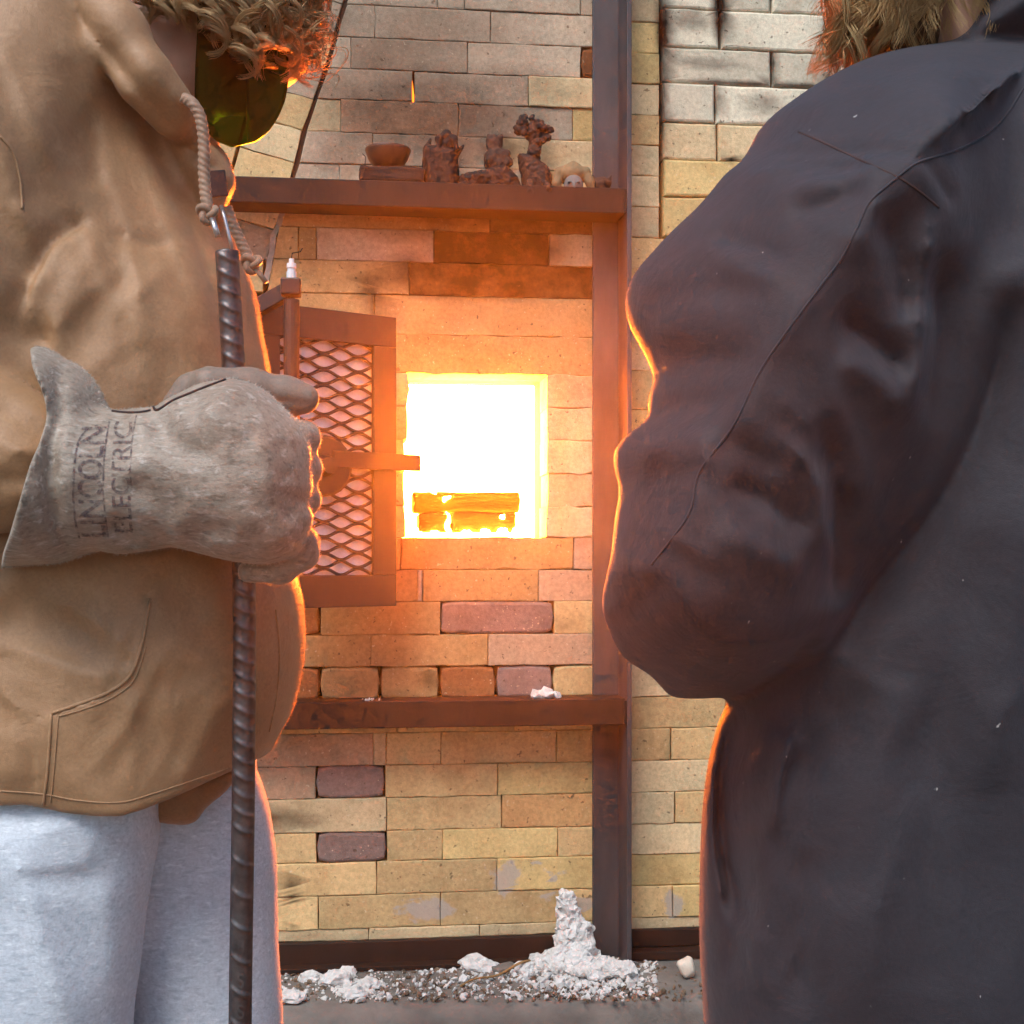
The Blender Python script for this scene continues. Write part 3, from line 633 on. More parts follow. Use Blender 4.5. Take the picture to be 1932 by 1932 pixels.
        J = np.arange(len(s.Y))[None, :, None] + (disp[:, None, :] * wgt + lean[:, None, :]) / s.h; J0 = np.clip(np.floor(J).astype(np.int32), 0, len(s.Y) - 2); t = np.clip(J - J0, 0, 1).astype(np.float32)
        s.f = np.take_along_axis(s.f, J0, 1) * (1 - t) + np.take_along_axis(s.f, J0 + 1, 1) * t
    def ripple(s, amp, sc, seed):
        r = np.random.default_rng(seed); g = np.zeros(s.gx.shape)
        for i in range(14):
            a = r.random() * 6.28; k = sc * (.6 + r.random() * 1.6); g += np.sin(k * (s.gx * math.cos(a) + s.gz * math.sin(a)) + r.random() * 6.28) / (k / sc)
        s.f = s.f - (g * amp / 4)[:, None, :].astype(np.float32)
    def mesh(s, it=2, lam=.5):
        f = s.f.copy(); f[0] = f[-1] = 1; f[:, 0] = f[:, -1] = 1; f[:, :, 0] = f[:, :, -1] = 1
        P, Q = surface_nets(f, (s.X[0], s.Y[0], s.Z[0]), s.h); P = relax(P, Q, it, lam)
        W = CAM + P[:, :1] * RV + P[:, 1:2] * WV + P[:, 2:3] * ZV
        return W, Q
def tubes_mesh(paths, rads, seg=3):
    """many thin strands in one mesh; paths: list of (n,3)"""
    V = []; Fc = []; off = 0
    ang = np.arange(seg) * 2 * math.pi / seg
    for P, r in zip(paths, rads):
        n = len(P); T = np.gradient(P, axis=0); T /= np.linalg.norm(T, axis=1)[:, None] + 1e-12
        ref = np.array([.31, .83, .46]); N = np.cross(T, ref); N /= np.linalg.norm(N, axis=1)[:, None] + 1e-12; B = np.cross(T, N)
        rr = r * np.clip(np.minimum(1, np.linspace(3, .25, n)), .2, 1)
        ring = P[:, None, :] + rr[:, None, None] * (np.cos(ang)[None, :, None] * N[:, None, :] + np.sin(ang)[None, :, None] * B[:, None, :])
        V.append(ring.reshape(-1, 3)); i = np.arange(n - 1)[:, None] * seg; k = np.arange(seg)[None, :]; k2 = (k + 1) % seg
        Fc.append((np.stack([i + k, i + k2, i + seg + k2, i + seg + k], -1) + off).reshape(-1, 4)); off += n * seg
    return np.concatenate(V), np.concatenate(Fc)

# ------------------------------------------------------------------ person on the left
PL = tag(empty('person', (*pt(150, 1050, 1.30)[:2], 0)), 'person in brown hooded work jacket and grey sweatpants holding a steel bar', 'person')
# --- hooded jacket
q = Field(-420, 620, -150, 1600, 1.00, 1.50, 1.30, .0042)
hem = q.poly2([(-420, 1522), (0, 1518), (34, 1514), (80, 1522), (147, 1535), (226, 1539), (293, 1520), (377, 1491), (434, 1472), (482, 1457), (560, 1425), (640, 1400)], 1.165, False)
cutz = np.interp(q.X, hem[:, 0], hem[:, 1])[:, None] - q.gz
torso = [(60, -90), (150, -60), (215, 10), (262, 62), (310, 130), (345, 190), (375, 245), (392, 300), (405, 360), (420, 405), (445, 470), (460, 505), (475, 545), (485, 583), (495, 636), (505, 683), (512, 720), (525, 800), (537, 900), (545, 1000), (556, 1076), (568, 1134), (572, 1197), (566, 1269), (549, 1336), (524, 1390), (508, 1440), (500, 1560), (440, 1660), (200, 1700), (-100, 1690), (-300, 1600), (-370, 1300), (-350, 900), (-330, 600), (-290, 300), (-200, 80), (-60, -40)]
nk = np.hypot((q.gx - (360 - U0) * 1.3 / F) * 1.0, q.gz - (V0 - 150) * 1.3 / F); nk = np.clip((nk - .02) / .24, 0, 1)
q.inflate(torso, 1.30, .155, .17, cut=cutz, tm=.42 + .58 * nk * nk * (3 - 2 * nk))
# near shoulder and sleeve
q.chain([(60, 130, 1.24), (-60, 300, 1.19), (-130, 560, 1.16), (-190, 790, 1.13)], [.085, .088, .080, .072], k=.06, inner=.03)
q.chain([(-190, 790, 1.13), (-60, 845, 1.12), (20, 868, 1.115)], [.075, .067, .060], k=.012, inner=.02, flat=.78)
# far arm, held across behind the chest
q.chain([(120, 160, 1.40), (180, 500, 1.45), (230, 760, 1.43), (430, 870, 1.33)], [.075, .07, .062, .05], k=.03, inner=.02)
# hood lying round the neck, and the stand collar
q.chain([(60, -110, 1.26), (150, -15, 1.225), (215, 65, 1.205), (275, 148, 1.20), (322, 205, 1.215), (352, 238, 1.245)], [.036, .031, .027, .0225, .018, .013], k=.004, inner=.02)
q.chain([(352, 238, 1.245), (385, 262, 1.29), (372, 225, 1.36), (300, 120, 1.43), (150, -60, 1.42)], [.013, .012, .015, .02, .03], k=.004, inner=.015)
q.inflate([(285, 190), (340, 232), (380, 245), (395, 262), (419, 278), (430, 297), (439, 325), (443, 345), (436, 362), (424, 388), (420, 410), (408, 425), (385, 400), (340, 330), (300, 260)], 1.27, .035, .03, k=.012)
q.folds([('pleat', [(128, 105), (148, 190), (160, 280), (172, 350)], 34, -9), ('fold', [(95, 110), (108, 220), (118, 330), (140, 400)], 22, 4),
         ('fold', [(40, 150), (62, 250), (90, 350), (110, 430)], 24, -6), ('fold', [(0, 250), (25, 289), (38, 340), (42, 400)], 7, -6),
         ('fold', [(-10, 300), (12, 390), (52, 470), (85, 540)], 28, -17), ('pleat', [(168, 408), (135, 440), (104, 480), (84, 545), (66, 640)], 22, -12),
         ('fold', [(60, 400), (84, 460), (76, 520)], 16, 7), ('fold', [(200, 425), (170, 520), (140, 600), (120, 700)], 26, 7),
         ('fold', [(223, 500), (241, 600), (255, 720)], 14, -4), ('fold', [(310, 437), (250, 448), (200, 432)], 15, -7), ('fold', [(305, 480), (270, 560), (262, 660)], 26, 5),
         ('fold', [(0, 600), (60, 650), (130, 640)], 26, -14), ('fold', [(330, 640), (320, 760), (330, 900)], 30, -5),
         ('step', [(415, 760), (402, 640), (377, 547), (340, 445), (290, 340), (258, 275), (215, 200)], 10, -12), ('fold', [(352, 420), (390, 520), (408, 600)], 9, 7), ('fold', [(300, 300), (345, 370), (372, 430)], 8, -5),
         ('fold', [(345, 245), (372, 300), (398, 345)], 7, -5), ('fold', [(318, 225), (350, 262), (385, 275)], 6, -6), ('crease', [(105, -20), (165, 50), (225, 125), (280, 190), (340, 248)], 18, -20),
         # kangaroo pocket: proud panel with stitched edges
         ('step', [(84, 1530), (90, 1450), (97, 1346), (150, 1328), (205, 1306), (245, 1275), (268, 1215), (285, 1120)], 3, 3.5),
         ('seam', [(97, 1346), (150, 1328), (205, 1306), (245, 1275), (268, 1215), (285, 1120)], 3.5, -3.2), ('seam', [(82, 1530), (90, 1450), (97, 1346)], 3.5, -2.6),
         ('seam', [(110, 1354), (205, 1320), (255, 1280)], 2.5, -1.0), ('seam', [(110, 1354), (104, 1440), (100, 1520)], 2.5, -1.0),
         ('fold', [(300, 1300), (370, 1265), (430, 1180)], 24, -5), ('wrinkle', (130, 260, 150, 200, 68, 429, 69, 1.2), 0, 5.8), ('wrinkle', (300, 480, 150, 220, 66, 468, 73.6, 4.6), 0, 5.8), ('wrinkle', (150, 580, 140, 120, 120, 338, 69, 7.3), 0, 6.5), ('wrinkle', (370, 900, 90, 250, 86, 468, 59.8, 2.9), 0, 4.3), ('wrinkle', (120, 1250, 170, 130, 20, 390, 103.5, 3.1), 0, 5.8), ('wrinkle', (330, 1330, 150, 170, 115, 390, 80.5, 5.5), 0, 5.8), ('wrinkle', (525, 1200, 50, 190, 88, 429, 34.5, 6.6), 0, 4.3), ('fold', [(260, 1290), (262, 1400), (250, 1500)], 18, 5), ('fold', [(330, 1490), (370, 1400), (420, 1300)], 26, 6),
         ('fold', [(30, 1120), (120, 1180), (200, 1190)], 50, -10), ('fold', [(30, 1240), (60, 1380), (40, 1480)], 40, 7), ('fold', [(290, 1080), (350, 1140), (400, 1240)], 30, -7),
         ('fold', [(530, 1140), (540, 1230), (528, 1330), (505, 1400)], 7, -5), ('fold', [(545, 1060), (556, 1180), (548, 1290)], 6, 4), ('seam', [(-300, 1490), (0, 1492), (80, 1496), (147, 1508), (226, 1512), (293, 1494), (377, 1466), (434, 1448)], 2.5, -.8)], 1.175, 1.32, gain=.8, widen=1.2)
q.folds([('crease', [(-30, 760), (30, 790), (82, 840)], 16, -7), ('crease', [(-20, 900), (30, 905), (75, 890)], 14, -7), ('fold', [(-20, 830), (30, 850), (75, 860)], 20, 5), ('crease', [(-40, 980), (10, 960), (40, 940)], 14, -7), ('crease', [(-40, 640), (10, 690), (60, 700)], 14, -8), ('wrinkle', (20, 850, 110, 170, 5, 208, 51.75, 8.1), 0, 4.3)], 1.065, 1.14, soft=.04)
q.ripple(.0008, 60, 3)
W, Q = q.mesh(2); WQ_hood = (W, Q); jacketL = obj('hooded_jacket', W, Q, M['duck'], PL, True)
jacketL['label'] = 'brown duck canvas hooded jacket with front pocket'
# inner flap below the hem
q = Field(200, 480, 1440, 1600, 1.18, 1.34, 1.27, .003)
q.inflate([(240, 1500), (268, 1541), (335, 1556), (369, 1550), (390, 1524), (432, 1487), (440, 1450), (300, 1460)], 1.262, .018, .02)
W, Q = q.mesh(1); obj('jacket_lining', W, Q, M['duck_dark'], PL, True)
# --- sweatpants and shoes
q = Field(-260, 600, 1380, 2900, 1.05, 1.56, 1.30, .0055)
q.inflate([(60, 1380), (440, 1400), (482, 1457), (495, 1487), (509, 1541), (520, 1625), (522, 1709), (524, 1793), (530, 1877), (532, 1932), (530, 2100), (515, 2400), (495, 2780), (330, 2780), (300, 2400), (230, 1932), (180, 1600)], 1.375, .085, .10)
q.inflate([(-190, 1400), (0, 1390), (290, 1400), (300, 1480), (297, 1560), (285, 1650), (272, 1730), (260, 1835), (247, 1932), (230, 2200), (205, 2500), (190, 2800), (20, 2800), (-30, 2500), (-90, 2200), (-130, 1932), (-180, 1600)], 1.245, .09, .10, k=.012)
q.folds([('fold', [(300, 1560), (310, 1640), (300, 1730), (285, 1840)], 22, -8), ('fold', [(70, 1545), (120, 1700), (150, 1932)], 50, 4), ('fold', [(420, 1560), (440, 1700), (430, 1930)], 20, -3), ('fold', [(210, 1560), (230, 1600), (262, 1620)], 14, -3), ('wrinkle', (90, 1760, 200, 220, 78, 420, 110, 3.3), 0, 8), ('wrinkle', (400, 1700, 110, 240, 84, 380, 60, 5.2), 0, 6), ('wrinkle', (120, 1600, 200, 70, 8, 240, 60, 9.4), 0, 6)], 1.19, 1.32)
W, Q = q.mesh(2); WQ_pants = (W, Q); pantsL = obj('sweatpants', W, Q, M['fleece'], PL, True)
for (u, d) in ((120, 1.245), (430, 1.375)):
    c = pt(u, 2800, d); c[2] = 0
    V = []; prof = [(-.11, .0), (-.12, .05), (-.10, .10), (-.02, .11), (.05, .08), (.12, .06), (.16, .03), (.165, 0)]
    for s, w in ((-1, .035), (1, .035)):
        V += [c + RV * a + WV * s * w * (1 - max(0, a) * 1.2) + ZV * (b + .001) for a, b in prof]
    n = len(prof); Fc = [tuple(range(n))[::-1], tuple(range(n, 2 * n))] + [(i, (i + 1) % n, n + (i + 1) % n, n + i) for i in range(n)]
    obj('shoe', V, Fc, M['shoe'], PL)
# --- head and neck (one skin)
q = Field(180, 720, -330, 320, 1.16, 1.52, 1.32, .0045)
q.chain([(262, 300, 1.32), (300, 140, 1.32), (385, -40, 1.335)], [.062, .055, .058], inner=.03)
q.ellipsoid((440, -110, 1.34), (.088, .082, .105), k=.03)
q.chain([(400, 40, 1.30), (430, 120, 1.305), (452, 168, 1.33)], [.030, .026, .020], k=.035, inner=.02)
q.chain([(500, -30, 1.37), (500, 80, 1.38), (470, 168, 1.35)], [.05, .045, .02], k=.03, inner=.02)
q.capsule((585, 20, 1.40), (560, -60, 1.40), .012, .008, k=.015); q.capsule((545, 92, 1.39), (535, 100, 1.37), .010, .010, k=.01)
q.ellipsoid((385, -50, 1.262), (.016, .010, .030), k=.008)
W, Q = q.mesh(2); obj('body', W, Q, M['skin'], PL, True)
# --- face shield: curved green plate
vis = [(372, 60), (368, 130), (367, 185), (376, 222), (394, 252), (415, 270), (438, 277), (464, 275), (490, 263), (511, 243), (527, 217), (538, 190), (543, 165), (546, 120), (550, 60)]
P2 = spline(np.array(vis, float), False, 3); n = len(P2) // 2; front = []; V = []; Fc = []
m = 22; us = []
left = P2; vmax = 277
rowsn = 26
for r in range(rowsn + 1):
    v = -60 + (276.5 + 60) * (r / rowsn) ** .8 if r < rowsn else 276.5
    ul = np.interp(v, [-60, 60, 130, 185, 222, 252, 270, 276.5], [374, 372, 368, 367, 376, 394, 415, 436]); ur = np.interp(v, [-60, 60, 120, 165, 190, 217, 243, 263, 275, 276.5], [556, 550, 546, 543, 538, 527, 511, 490, 464, 440])
    for c in range(m + 1):
        s = c / m; u = ul + (ur - ul) * s; x = (u - 367) / 180
        V.append(pt(u, v, 1.245 + .012 * x + .085 * x ** 3))
nv = len(V); V2 = [p + (WV * .0025 + RV * -.0006) for p in V]
g1 = [(r * (m + 1) + c, r * (m + 1) + c + 1, (r + 1) * (m + 1) + c + 1, (r + 1) * (m + 1) + c) for r in range(rowsn) for c in range(m)]
bd = [r * (m + 1) for r in range(rowsn + 1)] + [rowsn * (m + 1) + c for c in range(1, m + 1)] + [r * (m + 1) + m for r in range(rowsn - 1, -1, -1)]
Fc = [f[::-1] for f in g1] + [tuple(i + nv for i in f) for f in g1] + [(bd[i], bd[i + 1], bd[i + 1] + nv, bd[i] + nv) for i in range(len(bd) - 1)]
o = obj('face_shield', V + V2, Fc, M['visor'], PL, True); o['label'] = 'dark green transparent face shield with rounded lower edge'
# --- curly hair
def curl(root, tip, rad, turns, strands, n=34, thick=.0011, spread=.004, rng=RNG, squash=1.0, loose=.10):
    """one lock: strands winding together round the line from root to tip"""
    root, tip = np.array(root), np.array(tip); t = np.linspace(0, 1, n); ax = tip - root; a, b, c = frame_from(ax); ph = rng.random() * 6.28; sgn = 1 if rng.random() < .5 else -1
    sag = np.array([rng.normal(0, .008), rng.normal(0, .008), 0]); out = []; tn = turns + rng.normal(0, .1)
    for k in range(strands):
        off = rng.normal(0, spread, 3) * .6; r = rad * np.clip(t * 1.8, .25, 1) * (1 + rng.normal(0, loose)); w = sgn * tn * 2 * math.pi * t + ph + rng.normal(0, loose * 1.5) * t; lag = rng.normal(0, .012)
        p = root + ax * (t * (1 + lag))[:, None] + sag * np.sin(math.pi * t)[:, None] + (np.cos(w) * r)[:, None] * b + (np.sin(w) * r * squash)[:, None] * c + off
        out.append(p)
    return out
hr = np.random.default_rng(11); paths = []
tips = [(262, 10), (285, 34), (318, 30), (345, 34), (372, 42), (398, 58), (420, 75), (440, 92), (462, 108), (480, 120), (500, 140), (524, 150), (548, 154), (572, 146), (590, 128), (604, 100), (612, 66), (616, 30), (612, 0), (560, 90), (530, 60), (500, 70), (470, 50), (440, 40), (410, 20), (580, 60), (560, 20), (520, 10), (480, 0), (590, -20), (540, -30), (380, 0), (350, -10), (320, -20), (450, -30), (600, 50), (575, 110), (545, 120)]
for rep in range(4):
    for (u, v) in tips:
        uu, vv_ = u + hr.normal(0, 12) - (6 if u > 560 else 0), v + hr.normal(0, 12) - 10 - rep * 14
        d = 1.245 + .03 * rep + hr.normal(0, .012) + max(0, (uu - 420) / 200) * .075
        rt = pt(440 + (uu - 440) * .72 + hr.normal(0, 10), vv_ - 150 - hr.random() * 60, min(max(d + .01, 1.25), 1.42))
        paths += curl(rt, pt(uu, vv_, d), .013 + .008 * hr.random(), 1.3 + hr.random() * .9, 28, n=30, rng=hr, spread=.0022, squash=.8, loose=.07)
near = [(255, 6), (272, 22), (292, 36), (312, 42), (332, 36), (352, 44), (374, 52), (392, 66), (408, 84), (428, 98), (448, 112), (470, 122), (492, 128), (440, 60), (470, 80), (500, 100), (400, 40), (420, 30), (520, 120)]
for rep in range(3):                                        # curls lying nearest, over the neck and the top of the shield
    for (u, v) in near:
        uu, vv_ = u + hr.normal(0, 8), v + hr.normal(0, 8) - 8 * rep; d = 1.222 + .006 * rep + hr.normal(0, .004)
        paths += curl(pt(uu + 20 + hr.normal(0, 10), vv_ - 150, d + .02), pt(uu, vv_, d), .012 + .006 * hr.random(), 1.6 + hr.random() * .8, 22, n=30, rng=hr, spread=.002, squash=.8, loose=.06)
for i in range(170):                                        # flyaway wisps at the lit edge
    u = 540 + hr.random() * 70; v = 20 + hr.random() * 125; d = 1.33 + hr.normal(0, .03)
    paths += curl(pt(u - 20, v - 50, d), pt(u + hr.normal(8, 12), v + hr.normal(5, 12), d), .006 + .008 * hr.random(), .6 + hr.random(), 2, n=18, rng=hr, spread=.002)
for i in range(130):                                        # the rest of the mop over the skull
    th, phi = hr.random() * 6.28, hr.random() * 1.55
    c = pt(440, -110, 1.34); nrm = np.array([math.sin(phi) * math.cos(th), math.sin(phi) * math.sin(th), math.cos(phi)])
    rt = c + nrm * np.array([.085, .085, .10]); paths += curl(rt, rt + nrm * .035 + np.array([0, 0, -.05]), .012, 2, 5, n=22, rng=hr)
V, Fc = tubes_mesh(paths, [(.00025 + .0003 * hr.random()) for _ in paths]); o = obj('hair', V, Fc, M['hair_brown'], PL, True); o['label'] = 'curly light brown hair lit orange along its edge'
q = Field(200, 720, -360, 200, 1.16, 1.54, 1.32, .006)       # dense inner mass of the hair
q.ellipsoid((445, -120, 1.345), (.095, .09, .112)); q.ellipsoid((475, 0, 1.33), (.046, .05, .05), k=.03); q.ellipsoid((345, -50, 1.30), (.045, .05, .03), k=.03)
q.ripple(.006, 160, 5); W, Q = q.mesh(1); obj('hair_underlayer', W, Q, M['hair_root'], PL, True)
# --- hood cords, knots, tips, zip
def rope(pts, r, name='hood_cord', mat='cord', tw=9.0):
    P = spline(np.array([pt(*p) for p in pts]), False, 10); n = len(P); T = np.gradient(P, axis=0); V = []; seg = 14
    Ls = np.concatenate([[0], np.cumsum(np.linalg.norm(np.diff(P, axis=0), axis=1))]); m = int(Ls[-1] / .0007); t = np.linspace(0, Ls[-1], m)
    P = np.stack([np.interp(t, Ls, P[:, a]) for a in range(3)], 1); T = np.gradient(P, axis=0); N = None
    for i in range(m):
        tt = T[i] / np.linalg.norm(T[i])
        if N is None: _, N, _ = frame_from(tt)
        N = N - tt * N.dot(tt); N /= np.linalg.norm(N); B = np.cross(tt, N)
        for k in range(seg):
            a = 2 * math.pi * k / seg; rr = r * (.84 + .30 * abs(math.sin(1.5 * a + t[i] / r * 2.6))); V.append(P[i] + rr * (math.cos(a) * N + math.sin(a) * B))
    Fc = [(i * seg + k, i * seg + (k + 1) % seg, (i + 1) * seg + (k + 1) % seg, (i + 1) * seg + k) for i in range(m - 1) for k in range(seg)] + [tuple(range(seg))[::-1], tuple((m - 1) * seg + k for k in range(seg))]
    return obj(name, V, Fc, M[mat], PL, True)
def knot(u, v, d, r, parent):
    a = np.linspace(0, 2 * math.pi, 40); c = pt(u, v, d)
    P = [c + r * ((math.sin(t) + 2 * math.sin(2 * t)) * .38 * RV + (math.cos(t) - 2 * math.cos(2 * t)) * .36 * ZV + -math.sin(3 * t) * .45 * WV) for t in a]
    V, Fc = tube(P, r * .42, 8, False); return obj('knot', V, Fc, M['cord'], parent, True)
c1 = rope([(348, 186, 1.196), (364, 196, 1.19), (379, 225, 1.19), (385, 275, 1.19), (385, 325, 1.19), (388, 365, 1.188), (392, 395, 1.185)], .0049); knot(391, 403, 1.184, .0075, c1)
t0, t1 = pt(400, 412, 1.182), pt(411, 446, 1.18); obj('cord_tip', *tube([t0, t1], .0028, 10), M['chrome'], PL, True)
c2 = rope([(428, 392, 1.24), (440, 425, 1.24), (455, 458, 1.24), (470, 488, 1.24)], .0048); knot(474, 497, 1.238, .0075, c2)
t0, t1 = pt(480, 504, 1.238), pt(502, 533, 1.238); obj('cord_tip', *tube([t0, t1], .0024, 10), M['cord'], PL, True)
obj('zip', *tube([pt(417, 388, 1.225), pt(424, 412, 1.222), pt(431, 440, 1.22), pt(438, 470, 1.218)], .0017, 8), M['chrome'], PL, True)
obj('collar_label', *join([bar(pt(402, 322, 1.225), pt(408, 372, 1.225), .003, .022)]), M['thread'], PL)

# --- gauntlet glove
q = Field(-160, 640, 620, 1130, .985, 1.26, 1.11, .0028)
hand = [(-150, 700), (-20, 676), (50, 662), (78, 658), (106, 664), (138, 684), (171, 713), (191, 745), (205, 768), (240, 775), (284, 768), (297, 768), (330, 748), (370, 728), (420, 712), (460, 716), (495, 735), (520, 755), (550, 786), (563, 801), (575, 824), (580, 849), (583, 884), (584, 925), (578, 947), (584, 968), (585, 982), (577, 1005), (566, 1030), (545, 1050), (500, 1064), (447, 1062), (424, 1058), (384, 1048), (346, 1037), (324, 1033), (283, 1040), (226, 1045), (181, 1040), (126, 1057), (75, 1066), (20, 1066), (-150, 1080)]
yc = 1.105 + np.clip((q.gx - (330 - U0) * 1.11 / F) / .11, -.2, 1) * .012
q.inflate(hand, 1.105, .056, .062, yc=yc, tm=1 + .42 * np.clip(((230 - U0) * 1.105 / F - q.gx) / .06, 0, 1))
q.folds([('pleat', [(112, 1062), (108, 960), (106, 860), (108, 780), (100, 700), (92, 668)], 20, -11), ('fold', [(70, 700), (85, 760), (84, 860), (60, 980), (40, 1050)], 10, 4),
         ('fold', [(150, 690), (165, 760), (160, 800)], 14, -5), ('fold', [(195, 768), (230, 800), (250, 860)], 18, -5), ('fold', [(297, 768), (310, 820), (350, 850), (420, 860)], 26, -6),
         ('fold', [(250, 900), (290, 940), (350, 960)], 30, -5), ('fold', [(200, 980), (230, 1010), (240, 1040)], 22, -9), ('fold', [(330, 1020), (390, 1000), (440, 1010)], 22, -8),
         ('fold', [(585, 975), (555, 975), (520, 968)], 13, -12), ('fold', [(582, 905), (550, 900), (520, 895)], 10, -4), ('fold', [(578, 840), (545, 838), (510, 835)], 10, -4), ('fold', [(470, 760), (500, 850), (505, 960)], 36, 5), ('fold', [(380, 770), (430, 800), (470, 820)], 30, 4)], 1.058, 1.12)
q.ripple(.0012, 110, 9)
# hollow cuff, cut along its rim
rim = q.poly2([(52, 560), (58, 672), (66, 705), (80, 740), (88, 783), (76, 831), (56, 879), (34, 954), (18, 1009), (4, 1054), (0, 1130)], 1.03, False)
U3 = U0 + q.X[:, None, None] * F / q.Y[None, :, None]; V3 = V0 - q.Z[None, None, :] * F / q.Y[None, :, None]
rv_ = spline(np.array([(52, 560), (58, 672), (66, 705), (80, 740), (88, 783), (76, 831), (56, 879), (34, 954), (18, 1009), (4, 1054), (0, 1130)], float), False, 6)
rc = (np.interp(V3, rv_[:, 1], rv_[:, 0]) - U3) * 1.05 / F
hol = q.capsule((-300, 868, 1.112), (-35, 868, 1.112), .084, .068, only=True, flat=.80)
q.f = np.maximum(q.f, rc.astype(np.float32)); q.f = np.maximum(q.f, -hol)
# thumb along the top, gusset web and the four fingers closing round the bar behind
for (v, ut, r) in ((822, 572, .0145), (880, 574, .015), (938, 572, .0145), (1020, 572, .0135)):
    q.chain([(545, v, 1.125), (ut, v + 4, 1.155), (530, v + 8, 1.190), (462, v + 10, 1.198), (420, v + 10, 1.185)], [r, r * .95, r * .9, r * .85, r * .75], k=.006, inner=.008)
q.chain([(575, 1022, 1.135), (572, 1045, 1.14), (530, 1072, 1.145), (470, 1078, 1.15)], [.011, .0125, .0125, .010], k=.004, inner=.008)
W, Q = q.mesh(1); WQ_glove = (W, Q); glove = obj('work_glove', W, Q, M['suede'], PL, True); glove['label'] = 'grey suede gauntlet work glove with stamped lettering on its cuff'
gl = np.array(glove.data.vertices[0].co); gbv = BVHTree.FromPolygons([tuple(w) for w in W], [tuple(int(i) for i in f) for f in Q])
q = Field(300, 620, 660, 820, 1.06, 1.22, 1.13, .0024)
q.chain([(395, 725, 1.125), (470, 735, 1.14), (540, 748, 1.15), (574, 752, 1.15)], [.015, .0175, .0165, .0132], k=.0, inner=.008)
q.chain([(330, 760, 1.13), (360, 735, 1.135), (395, 712, 1.14)], [.010, .012, .010], k=.008)
q.folds([('crease', [(500, 752), (545, 757), (585, 760)], 6, -3), ('crease', [(455, 722), (470, 740)], 10, -3)], 1.13, 1.2)
WT, QT = q.mesh(1); o = obj('thumb', WT, QT, M['suede_smooth'], glove, True); o['label'] = 'darker smooth leather thumb'
def on_glove(u, v, lift=.0006):
    p0 = pt(u, v, .9); d = pt(u, v, 1.3) - p0; d /= np.linalg.norm(d); h = gbv.ray_cast(Vector(p0), Vector(d))
    if h[0] is None: return None
    return np.array(h[0]) + np.array(h[1]) * lift * (1 if h[1].dot(Vector(d)) < 0 else -1)
def seam_line(pts, r, mat='thread', name='seam'):
    P = [on_glove(u, v, .0004) for u, v in spline(np.array(pts, float), False, 8)]; P = [p for p in P if p is not None]
    if len(P) > 3: obj(name, *tube(P, r, 6), M[mat], glove, True)
seam_line([(287, 764), (297, 774), (325, 757), (355, 744), (390, 730), (425, 717)], .0011)
seam_line([(211, 776), (226, 778), (247, 779), (268, 778), (284, 775)], .0011)
seam_line([(512, 754), (540, 753), (565, 757), (588, 758)], .0008)
def stamp_mat():
    m, nt, N, L, p = new_mat('faded_ink'); f = tex(N, L, 220, 3, .7)
    t = N.new('ShaderNodeBsdfTransparent'); x = N.new('ShaderNodeMixShader'); out = N['Material Output']
    p.inputs['Base Color'].default_value = (.085, .06, .07, 1); p.inputs['Roughness'].default_value = .9
    L.new(ramp(N, L, f, [(.38, (.02, .02, .02)), (.64, (.8, .8, .8))]), x.inputs[0]); L.new(t.outputs[0], x.inputs[1]); L.new(p.outputs[0], x.inputs[2]); L.new(x.outputs[0], out.inputs[0]); return m
M['ink'] = stamp_mat()
def text_polys(s, bold=.0):
    c = bpy.data.curves.new('lettering', 'FONT'); c.body = s; c.size = 1; c.offset = bold; o = bpy.data.objects.new('tmp', c); COL.objects.link(o)
    dg = bpy.context.evaluated_depsgraph_get(); me = bpy.data.meshes.new_from_object(o.evaluated_get(dg)); bm = bmesh.new(); bm.from_mesh(me)
    bmesh.ops.triangulate(bm, faces=bm.faces[:]); bmesh.ops.subdivide_edges(bm, edges=bm.edges[:], cuts=2); bmesh.ops.triangulate(bm, faces=bm.faces[:])
    V = np.array([tuple(v.co) for v in bm.verts]); bm.verts.index_update(); Fc = [tuple(v.index for v in f.verts) for f in bm.faces]
    bm.free(); bpy.data.objects.remove(o); bpy.data.curves.remove(c); bpy.data.meshes.remove(me); return V, Fc
def stamp(s, u_base, u_top, v_start, v_end, name, bold=.01, arc=0):
    V, Fc = text_polys(s, bold); x0, x1 = V[:, 0].min(), V[:, 0].max(); y0, y1 = V[:, 1].min(), V[:, 1].max(); out = []
    for x, y, _ in V:
        a = (x - x0) / (x1 - x0); b = (y - y0) / (y1 - y0)
        u = u_base + (u_top - u_base) * b + arc * (2 * a - 1) ** 2; v = v_start + (v_end - v_start) * a; p = on_glove(u, v)
        out.append(p if p is not None else pt(u, v, 1.06))
    obj(name, out, Fc, M['ink'], glove)
stamp('LINCOLN', 194, 146, 1012, 806, 'lettering', .018, 8); stamp('ELECTRIC', 246, 210, 1004, 796, 'lettering', .012, 6)
def ink_line(pts, w):
    P = spline(np.array(pts, float), False, 8); V = []; Fc = []
    for (u, v) in P:
        for s in (-1, 1): p = on_glove(u + s * w, v); V.append(p if p is not None else pt(u, v, 1.06))
    obj('stamp_line', V, [(2 * i, 2 * i + 1, 2 * i + 3, 2 * i + 2) for i in range(len(P) - 1)], M['ink'], glove)
ink_line([(205, 798), (185, 802), (160, 815), (146, 840), (140, 880), (138, 930), (142, 980), (150, 1015)], 2.2); ink_line([(206, 796), (198, 850), (195, 910), (198, 970), (204, 1014)], 1.8); ink_line([(258, 784), (250, 830), (246, 890), (248, 920)], 1.6)

